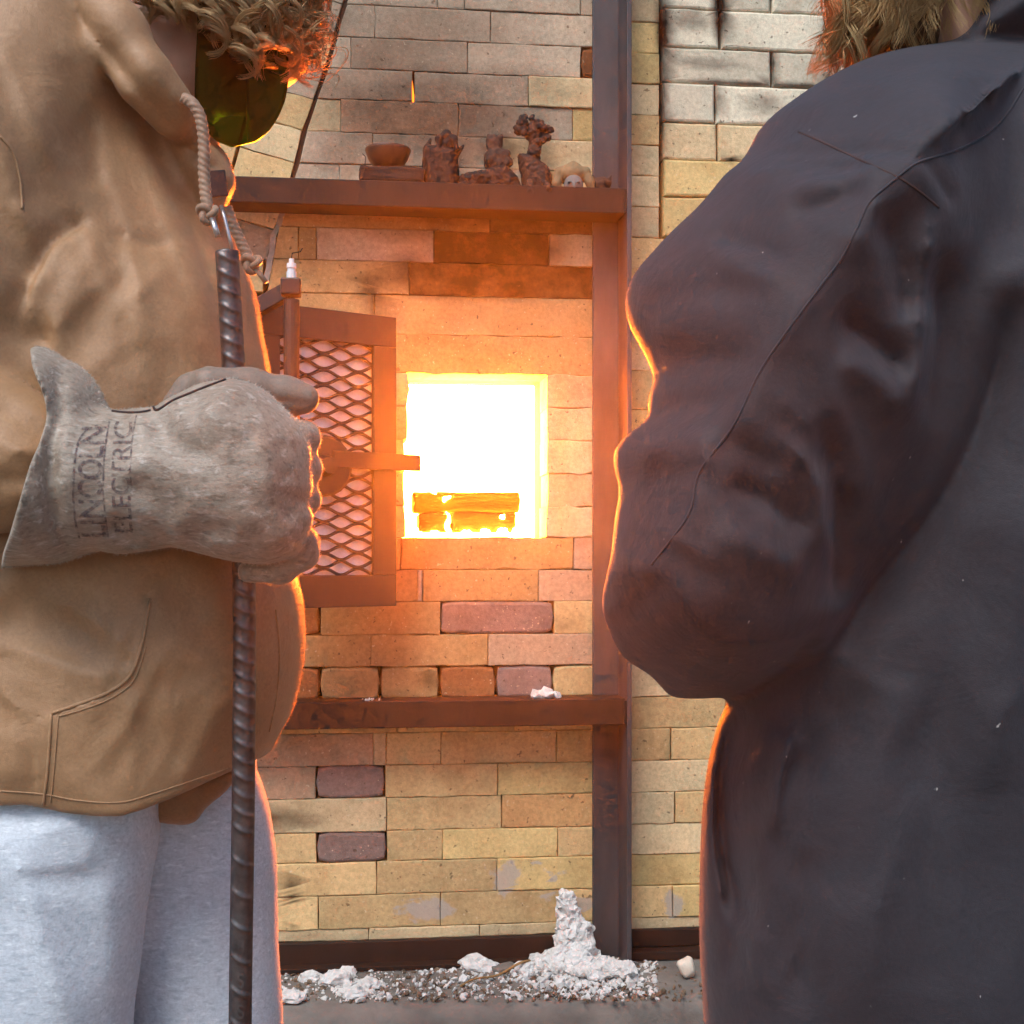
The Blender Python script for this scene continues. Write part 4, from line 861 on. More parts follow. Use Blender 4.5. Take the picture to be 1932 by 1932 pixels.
# --- steel reinforcing bar held in the glove
def rebar():
    ax = spline(np.array([pt(428, 474, 1.168), pt(441, 700, 1.168), pt(460, 1080, 1.168), pt(459, 1500, 1.172), pt(453, 1932, 1.178), pt(441, 3075, 1.19)]), False, 20)
    ax[-1, 2] = .001; Ls = np.concatenate([[0], np.cumsum(np.linalg.norm(np.diff(ax, axis=0), axis=1))]); L = Ls[-1]
    m = 760; t = np.linspace(0, L, m); P = np.stack([np.interp(t, Ls, ax[:, a]) for a in range(3)], 1); seg = 30; V = []; r0 = .0093
    k = 1.168 / F; ribs = list(np.arange(.006, 1000 * k, 31.5 * k)); s = ribs[-1]
    sp = []
    while s < L: s += (33 if s < 1085 * k else 62) * k; ribs.append(s)
    ribs = np.array(ribs); T = np.gradient(P, axis=0)
    for i in range(m):
        tt = T[i] / np.linalg.norm(T[i]); N = RV - tt * RV.dot(tt); N /= np.linalg.norm(N); B = np.cross(tt, N)
        for q in range(seg):
            a = 2 * math.pi * q / seg; side = abs(math.cos(a)); c = .0052 * math.cos(a) + .0012 * math.sin(a) ** 2
            dd = np.abs(ribs - (t[i] - c)).min(); rib = .0017 * math.exp(-(dd / .0021) ** 2) * (1 - .6 * side ** 6); lon = .0010 * math.exp(-((1 - side) / .02) ** 2)
            V.append(P[i] + (r0 + max(rib, lon)) * (math.cos(a) * N + math.sin(a) * B))
    Fc = [(i * seg + q, i * seg + (q + 1) % seg, (i + 1) * seg + (q + 1) % seg, (i + 1) * seg + q)[::-1] for i in range(m - 1) for q in range(seg)] + [tuple(range(seg)), tuple((m - 1) * seg + q for q in range(seg))[::-1]]
    o = obj('steel_bar', V, Fc, M['rebar'], None, True, loc=(P[-1][0], P[-1][1], 0)); tag(o, 'ribbed grey steel reinforcing bar held upright in the gloved hand', 'steel bar')
    for s_, v in (('8', 1785), ('S', 1850), ('S', 1908)):
        VV, FF = text_polys(s_, .02); c = pt(454, v, 1.176 - .0094); xm, ym = (VV[:, 0].min() + VV[:, 0].max()) / 2, (VV[:, 1].min() + VV[:, 1].max()) / 2
        pts = []
        for lift in (0, .001):
            for x, y, _ in VV:
                xx = (x - xm) * .014; pts.append(c + RV * xx + ZV * (y - ym) * .018 + WV * (xx * xx / (2 * .0094) + .0005 - lift))
        n = len(VV); obj('rolled_mark', pts, [tuple(i + n for i in f) for f in FF], M['rebar'], o)
rebar()

# ------------------------------------------------------------------ person on the right
PR = tag(empty('person', (*pt(1950, 1050, 1.12)[:2], 0)), 'person in charcoal jacket seen from behind with left elbow bent, fair wavy hair', 'person')
q = Field(1100, 2760, -140, 2380, .80, 1.45, 1.08, .0038)
q.inflate([(2100, -110), (2010, 0), (1932, 42), (1857, 62), (1795, 76), (1733, 101), (1630, 140), (1572, 178), (1506, 231), (1450, 300), (1420, 500), (1400, 800), (1400, 1100), (1394, 1300), (1372, 1383), (1352, 1476), (1341, 1601), (1337, 1750), (1341, 1850), (1351, 1932), (1365, 2150), (1380, 2330), (2300, 2350), (2640, 2330), (2700, 1800), (2720, 1000), (2680, 500), (2560, 220), (2380, 60), (2230, -60)], 1.11, .165, .21)
q.folds([('fold', [(1400, 1340), (1384, 1470), (1386, 1600), (1410, 1755)], 22, -60), ('fold', [(1472, 1370), (1450, 1450), (1436, 1570)], 20, 22)], 1.085, 1.2, edge=.010, soft=.12)
q.folds([('slope', [(1200, 760), (1500, 720), (1800, 640), (2300, 600), (2800, 640)], 120, 13), ('slope', [(2800, 300), (2200, 240), (1900, 230), (1650, 330), (1300, 420)], 40, 28), ('crease', [(1660, 1300), (1590, 1420), (1500, 1590), (1455, 1700)], 46, -14), ('fold', [(1560, 1480), (1500, 1600), (1470, 1700)], 24, 7), ('crease', [(1560, 1640), (1550, 1800), (1565, 1990)], 30, -9), ('crease', [(1490, 1760), (1480, 1860), (1486, 1960)], 16, 6),
         ('fold', [(1720, 1280), (1680, 1460), (1650, 1700), (1660, 1990)], 80, 9), ('crease', [(1860, 1000), (1800, 1250), (1780, 1500), (1800, 1900)], 70, -10), ('crease', [(1425, 1770), (1440, 1850), (1430, 1960)], 16, -8), ('fold', [(1960, 900), (1900, 1200), (1880, 1500)], 70, 8), ('crease', [(1900, 560), (1880, 720), (1830, 870), (1760, 1000), (1680, 1120), (1600, 1230)], 46, -30), ('fold', [(1905, 160), (1900, 300), (1915, 520)], 50, -7), ('wrinkle', (1560, 1500, 170, 260, 108, 412.5, 116, 4.4), 0, 7.2), ('wrinkle', (1780, 1250, 200, 330, 100, 525, 137.75, 8.8), 0, 5.7), ('wrinkle', (1480, 1800, 130, 170, 95, 350, 87, 2.2), 0, 6.4), ('wrinkle', (1800, 1750, 220, 260, 85, 500, 145, 3.3), 0, 4.8), ('wrinkle', (1860, 500, 90, 300, 85, 412.5, 87, 9.1), 0, 5.7)], .975, 1.2, edge=.016, gain=1.25)
back = q.f; q.f = np.full_like(back, 1.0); del q.inside
q.inflate([(1790, 130), (1680, 130), (1572, 186), (1506, 236), (1440, 268), (1398, 285), (1340, 343), (1291, 388), (1250, 432), (1219, 467), (1203, 500), (1197, 529), (1199, 555), (1203, 580), (1223, 628), (1240, 672), (1246, 700), (1236, 726), (1232, 748), (1234, 768), (1222, 788), (1193, 810), (1174, 832), (1166, 852), (1170, 885), (1178, 916), (1173, 945), (1166, 970), (1156, 1035), (1147, 1102), (1149, 1152), (1160, 1184), (1198, 1258), (1256, 1300), (1288, 1334), (1314, 1356), (1391, 1360), (1470, 1350), (1540, 1310), (1610, 1230), (1680, 1120), (1760, 1010), (1850, 890), (1900, 770), (1915, 600), (1900, 400), (1860, 230)], .985, .095, .105)
q.chain([(1330, 1180, 1.03), (1420, 1130, 1.16), (1560, 1050, 1.28)], [.05, .05, .045], k=.02)       # forearm going forward, away from the viewer
SEAM1 = [(1692, 335), (1642, 380), (1617, 430), (1588, 487), (1547, 541), (1477, 636), (1431, 706), (1386, 800), (1320, 890), (1300, 970), (1230, 1065)]
SEAM0 = [(1960, 140), (1932, 165), (1900, 215), (1857, 256), (1800, 285), (1733, 306), (1692, 335)]
q.folds([('step', SEAM1[::-1], 14, -4), ('slope', SEAM1[::-1], 10, 50), ('slope', [(1772, 260)] + SEAM1, 10, 78),
         ('crease', [(1500, 268), (1560, 300), (1625, 338)], 24, -8), ('crease', [(1490, 395), (1545, 398), (1610, 372)], 22, -9), ('fold', [(1500, 345), (1570, 352), (1650, 330)], 26, 6), ('crease', [(1365, 408), (1420, 450), (1478, 505)], 24, -8), ('fold', [(1330, 420), (1400, 500), (1470, 550)], 40, 4),
         ('crease', [(1225, 520), (1320, 522), (1430, 560)], 30, -5), ('crease', [(1246, 690), (1320, 668), (1420, 690)], 30, -7), ('fold', [(1215, 600), (1310, 600), (1430, 640)], 40, 5), ('crease', [(1235, 770), (1300, 742), (1390, 760)], 26, -6), ('fold', [(1200, 850), (1270, 830), (1340, 830)], 36, 5), ('crease', [(1225, 905), (1280, 900), (1320, 880)], 26, -7),
         ('crease', [(1640, 410), (1690, 500), (1712, 610)], 34, -11), ('crease', [(1562, 600), (1640, 640), (1722, 700)], 26, -15), ('fold', [(1735, 420), (1728, 600), (1722, 800)], 26, 8), ('crease', [(1770, 480), (1800, 620), (1810, 800)], 38, -18), ('fold', [(1560, 690), (1640, 720), (1710, 780)], 36, 7),
         ('crease', [(1525, 800), (1590, 910), (1606, 1040), (1618, 1150)], 40, -19), ('fold', [(1480, 830), (1540, 930), (1560, 1060)], 40, 7), ('crease', [(1365, 908), (1440, 950), (1532, 1000)], 26, -9), ('crease', [(1330, 830), (1400, 850), (1470, 900)], 24, -6), ('fold', [(1320, 1010), (1420, 1040), (1520, 1080)], 50, 7), ('crease', [(1260, 1090), (1225, 1130), (1205, 1175)], 16, -5), ('wrinkle', (1330, 560, 170, 130, 15, 262.5, 89.9, 2.3), 0, 5.7), ('wrinkle', (1300, 780, 150, 120, -8, 250, 79.75, 5.1), 0, 6.4), ('wrinkle', (1600, 520, 130, 170, 62, 300, 87, 7.7), 0, 6.4), ('wrinkle', (1520, 900, 170, 200, 48, 325, 101.5, 3.9), 0, 7.2), ('wrinkle', (1300, 1030, 150, 110, 35, 250, 84.1, 1.7), 0, 4.8), ('wrinkle', (1560, 300, 130, 80, 10, 225, 72.5, 6.2), 0, 4.1),
         ('slope', [(1150, 1060), (1237, 1078), (1300, 1150), (1355, 1208), (1436, 1214), (1520, 1202), (1575, 1192), (1620, 1260)], 8, 150)], .935, 1.10, gain=1.5, widen=1.0, edge=.016, soft=.10)
q.f = smin(back, q.f, .010 + .085 * np.clip((q.gz - (V0 - 480) * 1.0 / F) / .12, 0, 1)[:, None, :])
q.inflate([(1822, 92), (1838, 40), (1862, -10), (1910, -70), (2000, -110), (2080, -120), (2200, -60), (2260, 40), (2150, 110), (1950, 105)], 1.07, .07, .05, k=.008)
q.folds([('seam', [(1506, 248), (1551, 268), (1620, 300), (1687, 330), (1730, 358), (1772, 392)], 12, -6), ('step', SEAM0[::-1], 22, -3)], .945, 1.08)
q.ripple(.0007, 42, 21)
W, Q = q.mesh(6); o = obj('work_jacket', W, Q, M['jacket'], PR, True); o['label'] = 'charcoal work jacket with dropped shoulder seam'
def caster(W, Q): return BVHTree.FromPolygons([tuple(w) for w in W], [tuple(int(i) for i in f) for f in Q])
def on_surface(bv, u, v, d0, d1, lift):
    p0 = pt(u, v, d0); d = pt(u, v, d1) - p0; d /= np.linalg.norm(d); h = bv.ray_cast(Vector(p0), Vector(d))
    if h[0] is None: return None
    n = np.array(h[1]); n = n if n @ d < 0 else -n; return np.array(h[0]) + n * lift
def welt(bv, pts, r, mat, parent, d0, d1, lift=0.0, name='seam'):
    P = [on_surface(bv, u, v, d0, d1, lift) for u, v in spline(np.array(pts, float), False, 10)]; P = [p for p in P if p is not None]
    if len(P) > 3:
        P = np.array(P)
        for _ in range(2): P[1:-1] = (P[:-2] + P[1:-1] * 2 + P[2:]) / 4
        obj(name, *tube(P, r, 8), M[mat], parent, True)
jb = caster(W, Q)
welt(jb, SEAM0, .0009, 'jacket', o, .7, 1.3, .0001); welt(jb, SEAM1, .0009, 'jacket', o, .7, 1.3, .0001)
welt(jb, [(1506, 248), (1551, 268), (1620, 300), (1687, 330), (1730, 358), (1772, 392)], .0010, 'thread', o, .7, 1.3, -.0004)
FIRE_AT = np.array([cxm, .2, cz])
def nap(name, W, Q, n, length, mat, parent, seed, lo=-.12, thin=.00022, box_=None):
    rg = np.random.default_rng(seed); A, B, C_, D_ = (W[Q[:, k]] for k in range(4)); c = (A + B + C_ + D_) / 4; nr = np.cross(C_ - A, D_ - B); ar = np.linalg.norm(nr, axis=1) + 1e-12; nr = nr / ar[:, None]
    tf = FIRE_AT - c; tf /= np.linalg.norm(tf, axis=1)[:, None]; dt = (nr * tf).sum(1); w = ar * ((dt > lo) & (c[:, 2] > .3)); w = w / w.sum()
    i = rg.choice(len(Q), n, p=w); a, b = rg.random((2, n, 1)); p = (A[i] * (1 - a) + B[i] * a) * (1 - b) + (D_[i] * (1 - a) + C_[i] * a) * b
    d = nr[i] + rg.normal(0, .55, (n, 3)); d /= np.linalg.norm(d, axis=1)[:, None]; s_ = np.cross(d, rg.normal(0, 1, (n, 3))); s_ /= np.linalg.norm(s_, axis=1)[:, None] + 1e-9
    L_n = length * (.4 + .9 * rg.random((n, 1))); V = np.stack([p - s_ * thin, p + s_ * thin, p + d * L_n], 1).reshape(-1, 3)
    o = obj(name, V, np.arange(3 * n).reshape(-1, 3), M[mat], parent); o['kind'] = 'stuff'; return o
M['nap_dark'] = hair_mat('dark_nap', (.10, .08, .08), (.16, .13, .12)); M['nap_tan'] = hair_mat('tan_nap', (.40, .26, .15), (.5, .34, .2)); M['nap_grey'] = hair_mat('grey_nap', (.45, .42, .38), (.6, .57, .52))
nap('fabric_nap', W, Q, 26000, .0016, 'nap_dark', o, 3)
nap('fabric_nap', *WQ_hood, 60000, .0024, 'nap_tan', jacketL, 4, lo=-.08); nap('suede_nap', *WQ_glove, 22000, .0024, 'nap_grey', glove, 5, lo=-.15); nap('fleece_nap', *WQ_pants, 14000, .0016, 'nap_grey', pantsL, 6)
hb = caster(*WQ_hood)
for pts_, r in (([(97, 1346), (150, 1328), (205, 1306), (245, 1275), (268, 1215), (283, 1130)], .0016), ([(82, 1518), (90, 1450), (97, 1346)], .0014), ([(108, 1352), (155, 1339), (210, 1317), (252, 1284), (276, 1220)], .0007), ([(110, 1352), (103, 1440), (96, 1514)], .0007),
                ([(0, 1492), (80, 1498), (147, 1510), (226, 1514), (293, 1496), (377, 1468), (430, 1450)], .0007), ([(0, 257), (25, 289), (38, 340), (42, 395)], .0012), ([(520, 1150), (527, 1230), (522, 1310), (508, 1380)], .0010)):
    welt(hb, pts_, r, 'duck', jacketL, .9, 1.5, .0002)
# trousers, shoes, head
q = Field(1330, 2700, 2260, 3260, .98, 1.38, 1.12, .008)
for a in (1400, 2060): q.inflate([(a, 2260), (a + 600, 2260), (a + 590, 2600), (a + 520, 3230), (a + 120, 3230), (a + 30, 2600)], 1.17, .10, .11, k=.01)
W, Q = q.mesh(1); obj('trousers', W, Q, M['jacket'], PR, True)
for u in (1720, 2380):
    c = pt(u, 3200, 1.17); c[2] = 0; V = []
    for s, w in ((-1, .045), (1, .045)): V += [c + WV * a + RV * s * w * (1 - max(0, a) * 1.2) + ZV * (b + .001) for a, b in prof]
    n = len(prof); obj('shoe', V, [tuple(range(n))[::-1], tuple(range(n, 2 * n))] + [(i, (i + 1) % n, n + (i + 1) % n, n + i) for i in range(n)], M['shoe'], PR)
q = Field(1480, 2300, -620, 260, .94, 1.36, 1.12, .005)
q.chain([(1960, 150, 1.12), (1850, 20, 1.12), (1800, -120, 1.13)], [.07, .058, .058], inner=.03); q.ellipsoid((1800, -280, 1.14), (.085, .095, .12), k=.03)
q.chain([(1660, -60, 1.18), (1640, 60, 1.18), (1690, 90, 1.15)], [.035, .028, .03], k=.03); q.capsule((1570, -90, 1.22), (1590, -150, 1.22), .012, .009, k=.015)
W, Q = q.mesh(1); obj('body', W, Q, M['skin'], PR, True)
hr = np.random.default_rng(23); paths = []
tipsR = [(1576, 150), (1590, 165), (1610, 150), (1640, 130), (1590, 120), (1600, 90), (1570, 110), (1650, 90), (1680, 105), (1720, 90), (1620, 60), (1760, 70), (1800, 55), (1840, 40), (1880, 25), (1700, 60), (1660, 40), (1740, 40), (1790, 20), (1610, 20), (1580, 60), (1860, 48), (1850, 25), (1872, 15), (1820, 58), (1880, 40), (1895, 5)]
for rep in range(6):
    for (u, v) in tipsR:
        uu, v2 = u + hr.normal(0, 16), v + hr.normal(0, 14) - 4 * rep; d = 1.06 + .012 * rep + hr.normal(0, .008) + (.02 if u < 1650 else 0)
        paths += curl(pt(uu * .5 + 900 + hr.normal(0, 20), v2 - 330, d + .01), pt(uu, v2, d), .010 + .008 * hr.random(), .9 + hr.random() * .6, 20, n=28, rng=hr, spread=.004, loose=.08)
for i in range(130):
    th, phi = hr.random() * 6.28, hr.random() * 1.6; c = pt(1800, -290, 1.14); nrm = np.array([math.sin(phi) * math.cos(th), math.sin(phi) * math.sin(th), math.cos(phi)])
    rt = c + nrm * np.array([.088, .098, .122]); paths += curl(rt, rt + nrm * .02 + np.array([0, 0, -.10]), .008, 1.4, 4, n=22, rng=hr)
for i in range(60):
    u = 1565 + hr.random() * 40; v = 40 + hr.random() * 110; d = 1.10 + hr.normal(0, .02); paths += curl(pt(u + 12, v - 60, d), pt(u + hr.normal(-6, 8), v + hr.normal(0, 8), d), .006, .7, 2, n=18, rng=hr, spread=.002)
V, Fc = tubes_mesh(paths, [(.00025 + .0003 * hr.random()) for _ in paths]); obj('hair', V, Fc, M['hair_blond'], PR, True)
q = Field(1500, 2200, -660, 160, .96, 1.36, 1.12, .007); q.ellipsoid((1800, -290, 1.14), (.094, .103, .128)); q.ellipsoid((1760, -20, 1.12), (.062, .05, .07), k=.04); q.ripple(.005, 150, 8)
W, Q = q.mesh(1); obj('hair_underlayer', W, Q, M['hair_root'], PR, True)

# ------------------------------------------------------------------ clay pieces on the shelf beam
def dep(u, y): return (y + D) / (math.cos(TH) - math.sin(TH) * (u - U0) / F)
def rough_up(W, amp, sc, seed):
    W = np.array(W); N_ = np.array([tuple(noise.noise_vector(Vector(w) * sc + Vector((seed, seed * 2, 0)))) for w in W]); return W + N_ * amp
def sculpt(name, label, cat, mat, bounds, build, h=.0018, amp=.0015, sc=120, seed=1, group='clay pieces on the shelf beam', parts=()):
    u0, u1, v0, v1, y = bounds; d = dep((u0 + u1) / 2, y); q = Field(u0 - 8, u1 + 8, v0 - 8, v1 + 8, d - .05, d + .05, d, h); build(q, d); W, Q = q.mesh(1); W = rough_up(W, amp, sc, seed)
    W[:, 2] -= max(0, W[:, 2].min() - SHZ - .0005) if parts is not None else 0
    o = obj(name, W, Q, M[mat], None, True, loc=base_of(W)); tag(o, label, cat, group); return o
def lathe(c, prof, n=32):
    V = [np.array(c) + np.array([r * math.cos(2 * math.pi * k / n), r * math.sin(2 * math.pi * k / n), z]) for r, z in prof for k in range(n)]
    return V, [(i * n + k, i * n + (k + 1) % n, (i + 1) * n + (k + 1) % n, (i + 1) * n + k) for i in range(len(prof) - 1) for k in range(n)]
# brick chunk with the bowl on it
c = wp(738, 340, -.052); V, Fc = box(wp(678, 330, -.08)[0], wp(801, 330, -.08)[0], -.082, -.022, SHZ + .001, wp(740, 313, -.08)[2], .004)
bm = bmesh.new(); vx = [bm.verts.new(v) for v in V]; [bm.faces.new([vx[i] for i in f]) for f in Fc]; bmesh.ops.subdivide_edges(bm, edges=bm.edges[:], cuts=6, use_grid_fill=True)
for v in bm.verts:
    k = noise.noise(v.co * 45) * .0035 + noise.noise(v.co * 150) * .0015; v.co.z += k if v.co.z > SHZ + .01 else 0; v.co.y += k; v.co.x += noise.noise(v.co * 60 + Vector((5, 0, 0))) * .004
bm.verts.index_update(); VV = [tuple(v.co) for v in bm.verts]; FF = [tuple(v.index for v in f.verts) for f in bm.faces]; bm.free()
tag(obj('brick_chunk', VV, FF, M['clay'], None, True, loc=base_of(VV)), 'rough brown brick chunk under the terracotta bowl', 'brick', 'clay pieces on the shelf beam')
bz = wp(732, 313, -.08)[2] + .0015; bc = (wp(732, 300, -.052)[0], -.052, bz); R0 = 43 * 2.53 / F
V, Fc = lathe(bc, [(0, 0), (R0 * .5, 0), (R0 * .62, .004), (R0 * .86, .018), (R0 * .99, .033), (R0, .037), (R0 * .97, .0385), (R0 * .93, .034), (R0 * .78, .018), (R0 * .5, .007), (0, .006)])
tag(obj('bowl', V, Fc, M['terracotta'], None, True, loc=bc), 'small orange terracotta bowl standing on the brick chunk', 'bowl', 'clay pieces on the shelf beam')
def b1(q, d):
    q.inflate([(801, 283), (812, 276), (860, 284), (864, 300), (862, 362), (804, 362), (797, 310)], d, .030, .02)
    q.capsule((806, 282, d), (812, 262, d), .008, .002, k=.006); q.capsule((862, 288, d - .01), (874, 275, d - .01), .007, .003, k=.006)
    q.chain([(826, 282, d - .022), (828, 262, d - .02), (842, 252, d - .016), (856, 262, d - .02), (862, 280, d - .022)], [.005, .005, .006, .005, .005], k=.003); q.ellipsoid((844, 272, d - .008), (.017, .016, .018), k=.003)
sculpt('clay_figurine', 'dark hooded clay figurine with ears, tallest left piece beside the bowl', 'figurine', 'clay', (795, 876, 248, 366, -.05), b1, seed=2)
def b2(q, d):
    q.ellipsoid((938, 300, d), (.026, .024, .020)); q.ellipsoid((932, 272, d), (.016, .014, .018), k=.006); q.capsule((926, 262, d), (921, 254, d), .007, .002, k=.003); q.capsule((942, 264, d), (948, 254, d), .007, .002, k=.003)
    for a, b, r in ((955, 290, .008), (960, 306, .009), (925, 300, .010), (944, 310, .011), (936, 296, .009)): q.ellipsoid((a, b, d - .018), (r, r * .8, r), k=.003)
    q.capsule((938, 318, d), (938, 366, d), .022, .024, k=.01)
sculpt('clay_figurine', 'grey brown clay animal with pointed ears, left of the clay flower', 'figurine', 'grey_clay', (908, 970, 250, 366, -.045), b2, seed=4, amp=.002)
def b3(q, d):
    q.inflate([(866, 338), (880, 328), (920, 320), (950, 314), (970, 326), (980, 345), (975, 364), (870, 366)], d, .024, .018); q.ellipsoid((905, 336, d - .015), (.022, .014, .007), k=.004)
sculpt('clay_slab', 'low wavy lump of red clay lying in front of the grey clay animal', 'clay lump', 'clay', (862, 984, 312, 368, -.062), b3, seed=6, amp=.003)
def b4(q, d):
    rg = np.random.default_rng(4)
    q.ellipsoid((1010, 248, d), (.024, .018, .018))
    for i in range(26):
        a = rg.random() * 6.28; r = .6 + .5 * rg.random(); q.ellipsoid((1008 + 30 * r * math.cos(a), 246 - 24 * r * math.sin(a) + (6 if math.cos(a) > 0 else -4), d - .016 * rg.random() - .004), (.0075, .006, .0065), k=.0015)
    q.capsule((1003, 224, d), (1005, 219, d), .006, .004, k=.003); q.capsule((1010, 262, d), (1008, 300, d), .012, .011, k=.008); q.ellipsoid((1008, 284, d - .014), (.014, .008, .012), k=.002)
    q.inflate([(978, 292), (1000, 296), (1020, 305), (1038, 322), (1040, 350), (1030, 368), (992, 368), (982, 330)], d, .026, .02, k=.006); q.capsule((1000, 345, d - .034), (1000, 362, d - .046), .008, .007, k=.006); q.capsule((1030, 348, d - .034), (1036, 356, d - .044), .008, .006, k=.006)
sculpt('clay_flower', 'tall ruffled clay flower figure, highest piece on the shelf beam', 'figurine', 'grey_clay', (968, 1046, 214, 372, -.045), b4, seed=8, amp=.0022, sc=170, h=.0016)
def b5(q, d):
    q.ellipsoid((1080, 330, d), (.030, .026, .020)); q.capsule((1080, 322, d), (1081, 312, d), .017, .008, k=.012); q.chain([(1054, 322, d - .01), (1050, 345, d - .012), (1056, 364, d - .01)], [.008, .007, .007], k=.006); q.chain([(1106, 322, d - .01), (1112, 342, d - .012), (1118, 362, d - .01)], [.008, .007, .007], k=.006)
hat = sculpt('clay_bust', 'little pale clay face in an ochre hood beside the post', 'figurine', 'yellow_clay', (1042, 1122, 304, 370, -.055), b5, seed=10, amp=.001)
d = dep(1082, -.07); q = Field(1055, 1110, 320, 372, d - .05, d + .05, d, .0013); q.ellipsoid((1082, 350, d), (.0185, .018, .021)); q.capsule((1083, 345, d - .018), (1084, 352, d - .021), .002, .003, k=.003)
q.ellipsoid((1074, 343, d - .0185), (.004, .004, .0022), k=.001); q.ellipsoid((1092, 343, d - .0185), (.004, .004, .0022), k=.001); q.ellipsoid((1083, 359, d - .017), (.006, .004, .002), k=.001)
W, Q = q.mesh(1); obj('face', W, Q, M['pale_clay'], hat, True)
def b6(q, d):
    q.ellipsoid((1134, 348, d), (.019, .016, .013)); q.capsule((1122, 342, d), (1118, 331, d), .006, .002, k=.004); q.capsule((1148, 344, d), (1154, 331, d), .006, .0015, k=.004); q.capsule((1134, 352, d), (1134, 368, d), .014, .015, k=.006)
sculpt('clay_figurine', 'smallest clay piece with two pointed ears, in front of the post', 'figurine', 'grey_clay', (1112, 1160, 328, 370, -.06), b6, seed=12, amp=.0012)
V, Fc = tube([wp(684, 290, -.085), wp(690, 296, -.088), wp(688, 318, -.09), wp(682, 336, -.092), wp(678, 342, -.0935)], .0009, 6)
tag(obj('wire', V, Fc, M['steel'], None, True, loc=base_of(V)), 'thin bent wire hanging beside the terracotta bowl', 'wire')

# ------------------------------------------------------------------ ash, chips, stick and stones on the ledge
def ledge_pt(u, v): # point on the ledge top seen at a pixel
    t = (H - ZL) * F / (v - V0); p = pt(u, v, t); return p
dA = dep(1080, -.03)
q = Field(1000, 1240, 1670, 1880, dA - .20, dA + .03, dA, .0035)
q.inflate([(1040, 1835), (1050, 1785), (1050, 1735), (1054, 1700), (1064, 1686), (1084, 1700), (1092, 1724), (1110, 1736), (1118, 1760), (1120, 1800), (1122, 1835)], dA - .012, .026, .014)
q.ellipsoid((1078, 1815, dA - .045), (.046, .042, .030), k=.02); q.ellipsoid((1115, 1825, dA - .085), (.05, .045, .011), k=.02); q.ellipsoid((1035, 1822, dA - .04), (.04, .03, .022), k=.015); q.ellipsoid((1165, 1830, dA - .10), (.035, .03, .010), k=.015)
W, Q = q.mesh(1); W = rough_up(W, .012, 40, 3); W = rough_up(W, .007, 90, 9); W = rough_up(W, .003, 260, 5); W[:, 2] = np.maximum(W[:, 2], ZL - .004)
tag(obj('ash_heap', W, Q, M['ash'], None, False, loc=base_of(W)), 'heap of white ash piled against the wall at the foot of the post', 'ash heap')
def chips(name, spots, mat, label, seed, flat=.6):
    rg = np.random.default_rng(seed); bm = bmesh.new(); bmesh.ops.create_icosphere(bm, subdivisions=1, radius=1); B = np.array([tuple(v.co) for v in bm.verts]); bf = np.array([[v.index for v in f.verts] for f in bm.faces]); bm.free()
    V = []; Fc = []; n = 0
    for (x, y, z, r) in spots:
        A = np.linalg.qr(rg.normal(0, 1, (3, 3)))[0]; sc = np.array([1, .5 + .6 * rg.random(), flat * (.5 + .7 * rg.random())])
        vv_ = (B * (1 + rg.normal(0, .22, (len(B), 1))) * sc) @ A.T * r; vv_ = vv_ + np.array([x, y, z + r * .25]); V.append(vv_); Fc.append(bf + n); n += len(B)
    o = obj(name, np.concatenate(V), np.concatenate(Fc), M[mat]); o['kind'] = 'stuff'; o['label'] = label; return o
rg = np.random.default_rng(17)
def spread(n, u0, u1, v0, v1, rmin, rmax, bias=None):
    out = []
    while len(out) < n:
        u, v = u0 + (u1 - u0) * rg.random(), v0 + (v1 - v0) * rg.random()
        if bias and rg.random() > bias(u, v): continue
        p = ledge_pt(u, v)
        if p[1] > -.008: continue
        out.append((p[0], p[1], ZL - .001, rmin + (rmax - rmin) * rg.random() ** 3))
    return out
bs_ = lambda u, v: min(1, .18 + .9 * math.exp(-((u - 1120) / 130) ** 2 - ((v - 1840) / 30) ** 2) + .5 * math.exp(-((v - 1816) / 14) ** 2) * (u < 1050) + .8 * math.exp(-((u - 690) / 50) ** 2 - ((v - 1873) / 16) ** 2))
chips('ash_chips', spread(3200, 500, 1240, 1800, 1885, .0008, .008, bs_) + spread(170, 1020, 1200, 1822, 1864, .003, .015) + spread(60, 870, 1060, 1812, 1850, .002, .012) + spread(90, 640, 720, 1855, 1890, .002, .012), 'ash', 'scattered white ash chips along the ledge', 5)
chips('debris_chips', spread(1500, 480, 1400, 1800, 1890, .0008, .007), 'debris', 'brown grit and charcoal bits along the ledge', 6)
